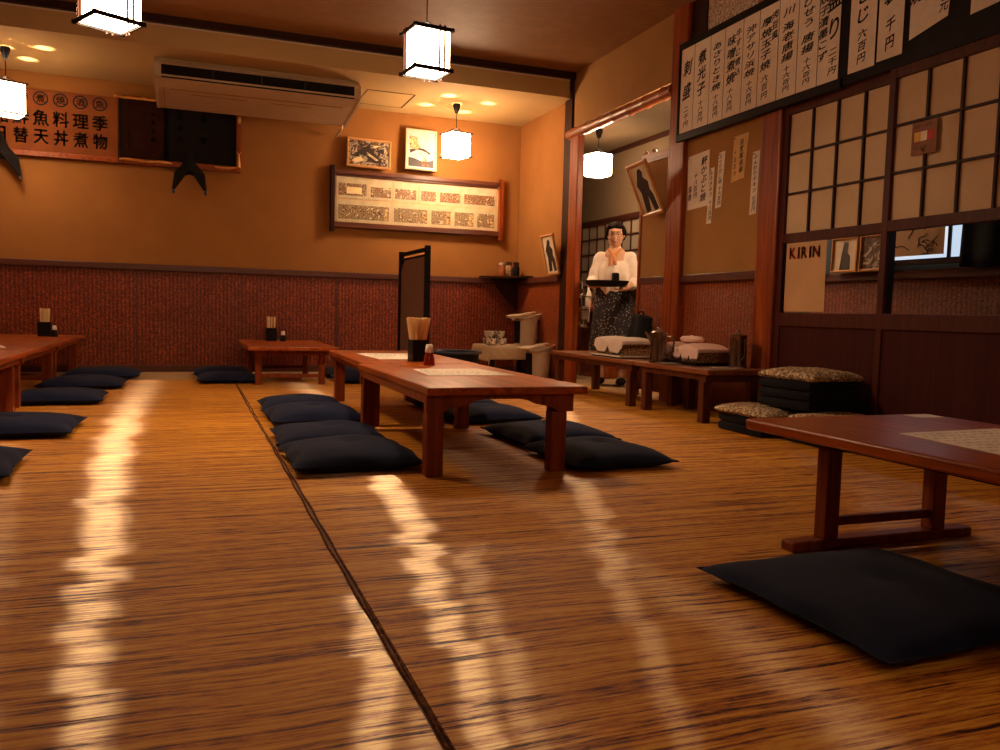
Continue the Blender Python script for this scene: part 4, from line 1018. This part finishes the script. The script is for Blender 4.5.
tray(3.09, 4.57, .32, .30, .44, 'dark shallow tray under the pink towel basket on the right', M['black'])
towel_basket(2.985, 5.36, .32, .24, .40, .085, 'woven basket half covered by a pointed white cloth, left on the side tables', M['towel'], 2, 2)
towel_basket(3.09, 4.57, .32, .24, .38, .075, 'woven basket heaped with pinkish towels, right on the side tables', M['towel_pink'], 5, 4.2)
k = MB(); k.lathe([(0, 0), (.055, .002), (.062, .02), (.05, .036), (0, .04)], n=20, sy=1.8)
o = k.build('rolled_towel', M['towel_pink'], None, True, loc=(3.11, 4.66, .462)); tag(o, 'rolled pink towel lying on top of the pinkish basket', 'towel'); MB().tube([(-.03, -.05, .034), (0, 0, .042), (.02, .06, .036)], .003, 6).build('fold', M['towel'], o, True)
# metal jugs
def jug(x, y, z, label, s=1, rz=0):
    r = empty('metal_jug', (x, y, z + .0005), rz, label, 'jug', 'steel jugs on the side tables')
    MB().lathe([(0, 0), (.058, 0), (.060, .006), (.056, .03), (.053, .15), (.055, .19), (.058, .20), (.055, .20), (.050, .18), (.048, .03), (0, .01)], n=28).build('jug_body', M['dark_metal'], r, True)
    MB().tube([(-.053, 0, .17), (-.09, 0, .175), (-.105, 0, .14), (-.10, 0, .08), (-.055, 0, .05)], .007, 8).build('handle', M['dark_metal'], r, True)
    MB().tube([(.050, 0, .14), (.075, 0, .175), (.095, 0, .20)], [.014, .010, .008], 8).build('spout', M['dark_metal'], r, True)
    MB().lathe([(.0, .214), (.03, .211), (.055, .2015), (0, .2012)], n=24).lathe([(0, .212), (.008, .214), (.012, .228), (0, .234)], n=12).build('lid', M['metal'], r, True)
jug(2.868, 4.68, .32, 'steel jug standing between the two towel baskets', rz=2.2)
jug(3.15, 4.225, .32, 'steel jug at the right, behind the leaflets', rz=PI / 2 - .2)
# black bag behind the left basket
k = MB()
k.lathe([(0, 0), (.12, 0), (.15, .04), (.14, .12), (.10, .20), (.085, .26), (.09, .31), (.06, .335), (0, .34)], n=24, sx=.55, sy=1.15)
o = k.build('black_bag', M['black_cloth'], None, True, loc=(3.20, 5.49, .3205)); 
for v in o.data.vertices:
    v.co.z = v.co.z * .93; v.co.x *= .70; v.co.y *= 1.35; v.co.y += .012 * math.sin(v.co.z * 40); v.co.x += .01 * math.sin(v.co.y * 30)
tag(o, 'black cloth bag slumped behind the white towel basket', 'bag')
MB().tube([(0, -.05, .29), (0, -.03, .335), (0, .03, .335), (0, .05, .29)], .008, 8).build('strap', M['black_cloth'], o, True)

# ------------------------------------------------------------------ corner: cloth-covered stand, tea things, hot water pots, tub
ct = empty('low_stand', (3.0, 7.80, 0), 0, 'low dark stand under a beige cloth in the back corner', 'stand')
MB().box(-.26, .26, -.26, .26, .27, .295, .003).build('tabletop', M['dark_wood'], ct)
for sx in (-1, 1):
    for sy in (-1, 1): MB().box(sx * .235 - .02, sx * .235 + .02, sy * .23 - .02, sy * .23 + .02, 0, .27).build('leg', M['dark_wood_z'], ct)
M['beige'] = plain('beige_cloth', (.50, .36, .22), .9, var=.06, scale=20, bmp=.2)
def clothf(u, v):
    x = (u - .5) * .84; y = (v - .5) * .80; hx, hy = .265, .265
    dx, dy = max(0, abs(x) - hx), max(0, abs(y) - hy)
    cx, cy = math.copysign(min(abs(x), hx), x), math.copysign(min(abs(y), hy), y)
    d = math.hypot(dx, dy) if dx and dy else dx + dy
    wav = .010 * math.sin(28 * (u + v)) * (1 if d > .01 else 0)
    cx += math.copysign(dx * .10 + abs(wav) * .6 * (dx > 0), x); cy += math.copysign(dy * .10 + abs(wav) * .6 * (dy > 0), y)
    return (cx, cy, .2975 - d * .98)
k = MB(); k.grid(clothf, 48, 40); o = k.build('table_cloth', M['beige'], None, True, loc=(3.0, 7.80, 0)); s_ = o.modifiers.new('s', 'SOLIDIFY'); s_.thickness = .002; s_.offset = 1
tag(o, 'beige cloth draped over the low stand, its corner hanging in a point', 'tablecloth')
M['hem'] = plain('cloth_hem', (.62, .48, .32), .9, bmp=0)
def hot_pot(x, y, z, rz, label, s=1):
    r = empty('hot_water_pot', (x, y, z), rz, label, 'hot water pot', 'cream pump-top hot water pots')
    # slightly tapered body, oval plan, beak-like pouring head to local -X
    MB().lathe([(0, 0), (.098, 0), (.102, .01), (.105, .06), (.112, .24), (.114, .262), (0, .262)], n=32, sx=.95, sy=.9).build('pot_body', M['cream'], r, True)
    MB().prism([(-.185, .292), (-.17, .272), (-.10, .262), (.10, .262), (.125, .275), (.12, .305), (.02, .315), (-.09, .312)], -.075, .075, 'XZ').build('pouring_head', M['cream'], r)
    MB().lathe([(0, .315), (.035, .315), (.036, .324), (0, .328)], (.03, 0, 0), 20).build('pump_button', M['cream'], r, True)
    MB().tube([(-.10, .078, .25), (-.03, .10, .285), (.08, .105, .32), (.14, .06, .332), (.15, 0, .334), (.14, -.06, .332), (.08, -.105, .32), (-.03, -.10, .285), (-.10, -.078, .25)], .008, 8).build('handle', M['cream'], r, True)
    MB().prism([(-.114, .03), (-.100, .02), (-.100, .245), (-.122, .24)], -.030, .030, 'XZ').build('gauge_strip', M['black'], r)
    MB().box(.108, .113, -.03, .03, .06, .20, .002).build('label_plate', M['white_paint'], r)
    r.scale = (1.12, 1.12, 1.0)
    return r
hot_pot(3.145, 7.30, 0, .35, 'cream hot water pot standing on the floor in front of the cloth-covered stand')
hot_pot(3.15, 7.64, .303, .35, 'cream hot water pot on the cloth-covered stand, above the other one')
M['cup'] = speck('printed_china', [(.38, (.10, .05, .04)), (.44, (.80, .70, .58)), (.62, (.85, .76, .64)), (.68, (.15, .08, .06))], 55, 1, .3)
def cup(x, y, z, label, rz=0):
    r = empty('tea_cup', (x, y, z), rz, label, 'cup', 'printed tea cups stacked on the cloth')
    MB().lathe([(0, 0), (.026, 0), (.027, .006), (.038, .02), (.043, .05), (.044, .062), (.041, .062), (.038, .03), (.02, .012), (0, .012)], n=20).build('cup_body', M['cup'], r, True); r.scale = (1.2, 1.2, 1.1)
    MB().lathe([(.044, .0622), (.0445, .0655), (.041, .0655), (.041, .0622), (.044, .0622)], n=20).build('rim', M['dark_metal'], r, True)
cz = .3005
spots = [(2.80, 7.77, 0, 'cup at the left end of the front row'), (2.915, 7.77, 0, 'second cup from the left in the front row'), (2.925, 7.885, 0, 'cup near the hot water pot in the front row'), (2.81, 7.885, 0, 'left cup in the row behind'), (2.87, 8.0, 0, 'right cup in the row behind'),
         (2.80, 7.83, .0725, 'left cup of the upper layer'), (2.912, 7.825, .0725, 'middle cup of the upper layer'), (2.90, 7.945, .0725, 'dark rimmed cup of the upper layer by the pot'), (2.985, 8.0, 0, 'cup at the back beside the pot')]
for i, (x, y, dz, lab) in enumerate(spots): cup(x - .01, y - .09, cz + dz, 'printed white tea ' + lab, i)
o = MB().lathe([(0, 0), (.03, 0), (.055, .012), (.057, .016), (.03, .006), (0, .005)], n=20).build('saucer', M['cup'], None, True, loc=(2.785, 7.60, cz)); tag(o, 'small pink-brown saucer at the left end of the cloth-covered stand', 'saucer')
# round basin with a bluish rim
M['blue_plastic'] = plain('blue_black_plastic', (.03, .045, .08), .3, var=.1)
tb_ = empty('round_basin', (2.11, 6.78, 0), 0, 'dark round basin with a bluish rim behind the centre tables', 'basin')
MB().lathe([(0, 0), (.20, 0), (.215, .02), (.235, .26), (.228, .26), (.205, .03), (0, .015)], n=40).build('basin_body', M['black'], tb_, True)
MB().lathe([(.228, .26), (.25, .262), (.262, .275), (.25, .288), (.228, .284), (.222, .27), (.228, .26)], n=40).build('rim', M['blue_plastic'], tb_, True)
# small white cup on the floor under the stand
o = MB().lathe([(0, 0), (.03, 0), (.04, .05), (.037, .05), (.027, .006), (0, .006)], n=20).build('white_bowl', M['white_paint'], None, True, loc=(2.62, 7.50, .0005)); tag(o, 'small white bowl on the floor in front of the cloth-covered stand', 'bowl')
# corner shelf and jars
cs = empty('corner_shelf', (3.27, 8.25, .985), 0, 'small dark triangular shelf in the back corner', 'shelf')
MB().prism([(0.02, .0), (-.42, 0.0), (-.40, -.04), (-.02, -.40), (.02, -.42)], .0005, .02, 'XY').build('shelf_board', M['dark_wood'], cs)
MB().prism([(-.30, -.002), (-.004, -.002), (-.004, -.34)], -.045, -.02, 'XZ').build('bracket', M['dark_wood_z'], cs)
def jar(x, y, label, m1, m2, h=.14):
    r = empty('lidded_jar', (x, y, 1.0055), 0, label, 'jar', 'jars on the corner shelf')
    MB().lathe([(0, 0), (.034, 0), (.038, .01), (.038, h * .6), (.028, h * .72), (.028, h * .78), (0, h * .78)], n=20).build('jar_body', m1, r, True)
    MB().lathe([(0, h * .782), (.031, h * .782), (.032, h * .96), (.02, h), (0, h)], n=20).build('lid', m2, r, True)
jar(3.055, 8.13, 'left jar on the corner shelf, tan with a pale lid', M['bamboo'], M['cream']); jar(3.13, 8.12, 'middle jar on the corner shelf', M['basket'], M['dark_metal'], .15); jar(3.205, 8.10, 'right dark jar on the corner shelf', M['black'], M['dark_wood'], .15)

# ------------------------------------------------------------------ passage furniture
kc = empty('counter_cabinet', (4.02, 8.05, 0), 0, 'low wooden counter with ribbed front in the passage behind the person', 'cabinet')
MB().box(-.20, .20, -.75, .75, 0, .66).build('body', M['post_y'], kc); MB().box(-.23, .22, -.78, .78, .66, .70, .004).build('top', M['table'], kc)
k = MB()
for i in range(30): k.box(-.208, -.2, -.74 + i * .05, -.715 + i * .05, .04, .60)
k.build('ribbed_front', M['wains_y'], kc)
def kbottle(x, y, z, s, label, m):
    r = empty('glass_bottle', (x, y, z), 0, label, 'bottle', 'bottles on the passage counter')
    MB().lathe([(0, 0), (.036, 0), (.038, .006), (.038, .15), (.03, .19), (.014, .22), (.013, .26), (0, .26)], n=16).build('bottle_body', m, r, True); r.scale = (s, s, s)
    MB().lathe([(0, .2602), (.016, .2602), (.016, .285), (0, .287)], n=12).build('cap', M['metal'], r, True)
M['green_glass'] = plain('dark_green_glass', (.02, .035, .02), .1, var=.2, bmp=0)
for i, (y, s, lab, m) in enumerate(((7.45, .9, 'dark bottle nearest the person on the passage counter', M['green_glass']), (7.62, 1.0, 'steel flask on the passage counter', M['metal']), (7.78, .85, 'white bottle on the passage counter', M['white_paint']), (7.97, 1.0, 'dark bottle toward the far end of the passage counter', M['black']), (8.15, .9, 'pale steel canister at the far end of the passage counter', M['metal']))): kbottle(3.90, y, .7005, s, lab, m)
mr_ = empty('rice_cooker', (4.10, 7.40, .7005), 0, 'black rounded cooker on the passage counter, left of the person', 'cooker')
MB().lathe([(0, 0), (.10, 0), (.12, .03), (.12, .14), (.09, .18), (0, .19)], n=24).build('cooker_body', M['black'], mr_, True); MB().lathe([(0, .19), (.03, .19), (.03, .205), (0, .21)], n=14).build('lid_knob', M['metal'], mr_, True); MB().box(-.124, -.118, -.03, .03, .05, .10).build('control_panel', M['metal'], mr_)
o = MB().box(-.235, -.231, -.10, .10, -.14, .02).build('white_notice', M['white_paint'], None, loc=(4.02, 7.62, .69)); tag(o, 'white paper hanging from the front edge of the passage counter', 'notice'); MB().box(-.2365, -.2352, -.08, .08, -.02, -.01).build('printed_line', M['ink'], o)
# metal rack of small things beside the post
ra = empty('wire_rack', (3.62, 7.45, 0), 0, 'narrow steel rack with hanging utensils just behind the red post', 'rack')
for a, b in ((-.12, -.16), (.12, -.16), (-.12, .16), (.12, .16)): MB().cyl((a, b, 0), (a, b, .95), .010, n=10).build('upright', M['metal'], ra)
for z in (.2, .5, .8): 
    k = MB()
    for i in range(7): k.cyl((-.12 + i * .04, -.16, z), (-.12 + i * .04, .16, z), .003, n=6)
    k.cyl((-.12, -.16, z), (.12, -.16, z), .004, n=6); k.cyl((-.12, .16, z), (.12, .16, z), .004, n=6); k.build('shelf', M['metal'], ra)
for i, (a, b, z, lab) in enumerate(((0.0, -.08, .5055, 'middle'), (0.0, .07, .2055, 'lowest'), (.0, -.06, .8055, 'highest'))):
    o = MB().lathe([(0, 0), (.05, 0), (.065, .05), (.066, .075), (.061, .075), (.046, .008), (0, .008)], n=20).build('steel_bowl', M['metal'], None, True, loc=(3.62 + a, 7.45 + b, z)); tag(o, 'steel bowl on the %s shelf of the narrow rack behind the post' % lab, 'bowl', 'steel bowls on the rack')
    
# wall box with cord above the panel
wb = empty('wall_phone', (4.262, 6.92, 1.70), 0, 'small white wall box with a dangling dark cord in the passage', 'phone')
MB().box(-.02, .03, -.035, .035, -.05, .05, .006).build('housing', M['white_paint'], wb)
MB().tube([(-.01, .0, -.05), (-.02, .01, -.15), (-.02, .0, -.30), (-.015, .01, -.42), (-.02, .0, -.55)], .008, 8).build('cord', M['black_matt'], wb, True)

# ------------------------------------------------------------------ the person with a tray
def blob(name, caps, mat, parent, voxel=.008, smooth=4, ells=(), fn=None):
    """one continuous surface grown round tapered limbs and ellipsoids"""
    k = MB(); bm = k.bm
    for p0, p1, r0, r1 in caps:
        p0, p1 = Vector(p0), Vector(p1); n = 12
        k.cyl(p0, p1, r0, r1, 16)
        for p, r in ((p0, r0), (p1, r1)):
            q = bmesh.ops.create_uvsphere(bm, u_segments=16, v_segments=10, radius=r)['verts']; bmesh.ops.translate(bm, vec=p, verts=q)
    for c, s3, rot in ells:
        q = bmesh.ops.create_uvsphere(bm, u_segments=28, v_segments=20, radius=1)['verts']
        bmesh.ops.transform(bm, matrix=Matrix.Translation(c) @ rot.to_4x4() @ Matrix.Diagonal((*s3, 1)), verts=q)
    me = k.mesh(mat, True); o = bpy.data.objects.new(name, me); COL.objects.link(o)
    m = o.modifiers.new('r', 'REMESH'); m.mode = 'VOXEL'; m.voxel_size = voxel
    m2 = o.modifiers.new('s', 'SMOOTH'); m2.iterations = smooth; m2.factor = .5
    dg = bpy.context.evaluated_depsgraph_get(); dg.update()
    me2 = bpy.data.meshes.new_from_object(o.evaluated_get(dg)); bpy.data.objects.remove(o); bpy.data.meshes.remove(me)
    me2.materials.clear(); me2.materials.append(mat)
    for p in me2.polygons: p.use_smooth = True
    if fn:
        for v in me2.vertices: v.co = fn(v.co.copy())
    o = bpy.data.objects.new(name, me2); link_obj(o, parent); return o
I3 = Matrix.Identity(3)
M['skin'] = plain('skin', (.74, .42, .27), .6, var=.05, scale=20, spec=.35)
M['blouse'] = plain('cream_smock', (.92, .80, .70), .85, var=.04, scale=30, bmp=.2)
M['hair'] = plain('dark_hair', (.016, .010, .008), .85, var=.4, scale=60, bmp=.3, spec=.05)
M['lip'] = plain('lip', (.45, .12, .09), .5, bmp=0); M['eye'] = plain('dark_eye', (.02, .015, .015), .2, bmp=0)
M['scarf'] = plain('orange_scarf', (.70, .30, .12), .85, var=.15, scale=30)
def mk_skirt():
    m, nt, b = newmat('flecked_skirt'); v = nt.nodes.new('ShaderNodeTexVoronoi'); v.inputs['Scale'].default_value = 46
    link(nt, coords(nt), v.inputs['Vector']); r = ramp(nt, [(.0, (.42, .34, .28)), (.22, (.36, .28, .22)), (.30, (.03, .025, .03)), (1, (.02, .018, .022))])
    link(nt, v.outputs['Distance'], r.inputs[0]); link(nt, r.outputs[0], b.inputs['Base Color']); b.inputs['Roughness'].default_value = .9; return m
M['skirt'] = mk_skirt()
P_ = empty('person', (3.565, 6.605, 0), math.radians(-36), 'person in cream smock and flecked skirt carrying a tray in the kitchen opening', 'person')
zh = 1.335                                   # head centre
# hands hold the tray, local -Y is forward, local +X the left hand side of the body
Lh, Rh = Vector((.150, -.32, .860)), Vector((-.165, -.32, .880))
Ls, Rs = Vector((.132, .005, 1.135)), Vector((-.132, .005, 1.135)); Le, Re = Vector((.186, -.05, .915)), Vector((-.186, -.05, .925))
caps = [((0, .0, .80), (0, .005, 1.0), .115, .12), ((0, .005, 1.0), (0, .01, 1.13), .125, .11), ((-.11, .01, 1.13), (.11, .01, 1.13), .056, .056),
        ((0, .015, 1.15), (0, -.005, 1.26), .052, .045),
        (Ls, Le, .050, .040), (Le, Lh, .040, .026), (Rs, Re, .050, .040), (Re, Rh, .040, .026),
        ((-.08, 0, .78), (-.085, -.005, .42), .085, .055), ((.08, 0, .78), (.085, -.005, .42), .085, .055),
        ((-.085, -.005, .42), (-.09, .02, .07), .052, .035), ((.085, -.005, .42), (.09, .02, .07), .052, .035),
        ((-.09, .03, .04), (-.10, -.13, .03), .034, .026), ((.09, .03, .04), (.10, -.13, .03), .034, .026)]
def hand(c, sx):
    out = [(c, c + Vector((-.03 * sx, -.055, -.004)), .026, .027)]
    for i in range(4):
        b0 = c + Vector((-.005 * sx, -.035, -.012)) + Vector((0, -.018 * i + .015, 0)); l = (.030, .036, .034, .026)[i]
        p1 = b0 + Vector((-.035 * sx - .01 * sx, -.008, -.006)); p2 = p1 + Vector((-l * sx, -.004, .004)); p3 = p2 + Vector((-.018 * sx, 0, .010))
        out += [(b0, p1, .0095, .009), (p1, p2, .009, .0082), (p2, p3, .0082, .0072)]
    t0 = c + Vector((-.002 * sx, -.03, .012)); t1 = t0 + Vector((-.022 * sx, -.028, .020)); t2 = t1 + Vector((-.020 * sx, -.02, .004))
    out += [(t0, t1, .012, .0105), (t1, t2, .0105, .009)]
    return out
caps += hand(Lh, 1) + hand(Rh, -1)
hrot = Matrix.Rotation(math.radians(4), 3, 'Z') @ Matrix.Rotation(math.radians(5), 3, 'X')
hc = Vector((0, -.02, zh))
def hp_(x, y, z): return hc + hrot @ Vector((x, y, z))
ells = [(hc + Vector((0, .012, .022)), (.073, .092, .088), hrot), (hp_(0, -.018, -.035), (.062, .068, .072), hrot), (hp_(0, -.045, -.082), (.032, .030, .022), hrot),
        (hp_(0, -.094, -.018), (.013, .017, .020), hrot), (hp_(0, -.088, .006), (.008, .012, .026), hrot),
        (hp_(.036, -.068, -.030), (.020, .018, .018), hrot), (hp_(-.036, -.068, -.030), (.020, .018, .018), hrot),
        (hp_(0, -.083, .036), (.045, .012, .010), hrot), (hp_(.074, .008, -.008), (.009, .018, .028), hrot), (hp_(-.074, .008, -.008), (.009, .018, .028), hrot),
        (hp_(0, -.082, -.053), (.024, .012, .008), hrot)]
body = blob('body', caps, M['skin'], P_, .0062, 3, ells)
for sx in (-1, 1):
    k = MB(); q = bmesh.ops.create_uvsphere(k.bm, u_segments=12, v_segments=8, radius=1)['verts']; bmesh.ops.transform(k.bm, matrix=Matrix.Translation(hp_(sx * .029, -.083, .010)) @ hrot.to_4x4() @ Matrix.Diagonal((.011, .005, .0045, 1)), verts=q); k.build('eye', M['eye'], P_, True)
    k = MB(); k.tube([hp_(sx * .016, -.088, .031), hp_(sx * .03, -.088, .036), hp_(sx * .046, -.076, .030)], .0022, 6); k.build('eyebrow', M['hair'], P_, True)
MB().tube([hp_(-.022, -.086, -.050), hp_(-.01, -.0935, -.055), hp_(.01, -.0935, -.055), hp_(.022, -.086, -.050)], [.002, .0042, .0042, .002], 6).build('mouth', M['lip'], P_, True)
k = MB()
for sx in (-1, 1):
    pts = [hp_(sx * .031 + .024 * math.cos(a), -.101 + .012 * abs(math.cos(a)) * (1 if sx * math.cos(a) > 0 else 0), .006 + .018 * math.sin(a)) for a in [i * PI / 8 for i in range(17)]]
    k.tube(pts, .0018, 6); k.tube([hp_(sx * .055, -.09, .010), hp_(sx * .076, -.02, .012), hp_(sx * .078, .02, .006)], .0018, 6)
k.tube([hp_(-.008, -.101, .008), hp_(.008, -.101, .008)], .0018, 6); k.build('glasses', M['dark_metal'], P_, True)
# hair: short wavy cap, fuller at the sides and back
def hairfn(co):
    n = (co - hc).normalized(); return co + n * (.006 * math.sin(co.x * 90) * math.sin(co.z * 80 + co.y * 60))
blob('hair', [], M['hair'], P_, .007, 1, [(hp_(0, .032, .040), (.086, .088, .082), hrot), (hp_(.060, .015, .035), (.032, .055, .048), hrot), (hp_(-.060, .015, .035), (.032, .055, .048), hrot),
     (hp_(0, .06, -.02), (.070, .052, .060), hrot), (hp_(.02, -.048, .078), (.055, .030, .022), hrot), (hp_(-.035, -.045, .074), (.035, .028, .020), hrot), (hp_(.076, .02, -.01), (.014, .03, .035), hrot), (hp_(-.076, .02, -.01), (.014, .03, .035), hrot)], hairfn)
def midp(a, b, t): return a + (b - a) * t
sl = [((0, .0, .86), (0, .005, 1.02), .145, .138), ((0, .005, 1.02), (0, .01, 1.10), .138, .115), ((-.10, .01, 1.125), (.10, .01, 1.125), .066, .066), ((0, .012, 1.15), (0, .004, 1.215), .075, .058),
      (Ls, Le, .060, .056), (Le, midp(Le, Lh, .45), .056, .046), (Rs, Re, .060, .056), (Re, midp(Re, Rh, .45), .056, .046)]
def smockfn(co):
    return co + Vector((0, 1, 0)) * (.004 * math.sin(co.x * 70 + co.z * 10) * (1 if co.z < 1.1 else .3)) + Vector((1, 0, 0)) * (.003 * math.sin(co.z * 60))
blob('smock', sl, M['blouse'], P_, .008, 3, [(Vector((0, -.015, .98)), (.155, .135, .16), I3)], smockfn)
k = MB(); k.tube([(-.055, .03, 1.205), (-.05, -.045, 1.205), (-.02, -.085, 1.175), (.0, -.118, 1.135)], [.014, .016, .018, .016], 8); k.tube([(.055, .03, 1.205), (.05, -.045, 1.205), (.02, -.085, 1.175), (.0, -.118, 1.135)], [.014, .016, .018, .016], 8)
k.tube([(0, -.118, 1.14), (-.02, -.135, 1.095), (-.03, -.145, 1.06)], [.016, .016, .010], 8); k.tube([(0, -.118, 1.14), (.02, -.135, 1.095), (.028, -.145, 1.07)], [.016, .016, .010], 8)
k.build('neck_scarf', M['scarf'], P_, True)
# skirt with soft pleats
def skf(u, v):
    a = u * 2 * PI; z = .89 - v * .68; r = .142 + .050 * v + .012 * v * math.sin(a * 9) + .006 * math.sin(a * 4 + 1)
    if v < .06: r -= .012 * (1 - v / .06)
    return (r * math.cos(a) * 1.12, r * math.sin(a) * .92, z)
k = MB(); k.grid(skf, 72, 24, True); o = k.build('skirt', M['skirt'], P_, True); s_ = o.modifiers.new('s', 'SOLIDIFY'); s_.thickness = .004
for sx in (-1, 1):
    k = MB(); q = bmesh.ops.create_uvsphere(k.bm, u_segments=16, v_segments=10, radius=1)['verts']; bmesh.ops.transform(k.bm, matrix=Matrix.Translation((sx * .097, -.055, .034)) @ Matrix.Diagonal((.046, .125, .033, 1)), verts=q); k.build('shoe', M['black_matt'], P_, True)
# tray and what stands on it
pt = P_.matrix_basis
th = bpy.data.objects.new('serving_tray', None); COL.objects.link(th); Rz = Matrix.Rotation(math.radians(-36), 4, 'Z'); tp = Vector((3.565, 6.605, 0)) + (Rz @ Vector((-.015, -.375, .868)))
th.location = tp; th.rotation_euler = (0, 0, math.radians(-36)); tag(th, 'dark serving tray held in both hands of the person', 'tray')
MB().lathe([(0, 0), (.14, 0), (.165, .02), (.175, .045), (.168, .045), (.157, .02), (.138, .008), (0, .008)], n=36, sx=1.08, sy=.78).build('tray_body', M['black'], th, True)
MB().lathe([(.166, .0452), (.177, .0452), (.177, .050), (.166, .050), (.166, .0452)], n=36, sx=1.08, sy=.78).build('rim', M['dark_wood'], th, True)
def on_tray(x, y): return Vector(tp) + (Rz @ Vector((x, y, .0085)))
o = MB().lathe([(0, 0), (.022, 0), (.024, .005), (.036, .03), (.038, .05), (.035, .05), (.03, .02), (0, .008)], n=20).build('white_cup', M['white_paint'], None, True, loc=on_tray(-.05, 0)); tag(o, 'small white cup on the carried tray', 'cup')
o = MB().box(-.028, .028, -.02, .02, 0, .105, .006).build('dark_tumbler', M['black'], None, loc=on_tray(.075, -.01)); tag(o, 'tall dark square holder standing on the carried tray', 'holder'); MB().box(-.02, .02, -.012, .012, .105, .109, .001).build('rim', M['dark_wood'], o)
o = MB().lathe([(0, 0), (.03, 0), (.05, .01), (.052, .014), (.03, .006), (0, .005)], n=20).build('small_dish', M['white_paint'], None, True, loc=on_tray(.01, -.055)); tag(o, 'flat white dish near the front of the carried tray', 'dish')

bpy.data.objects.remove(_fo)
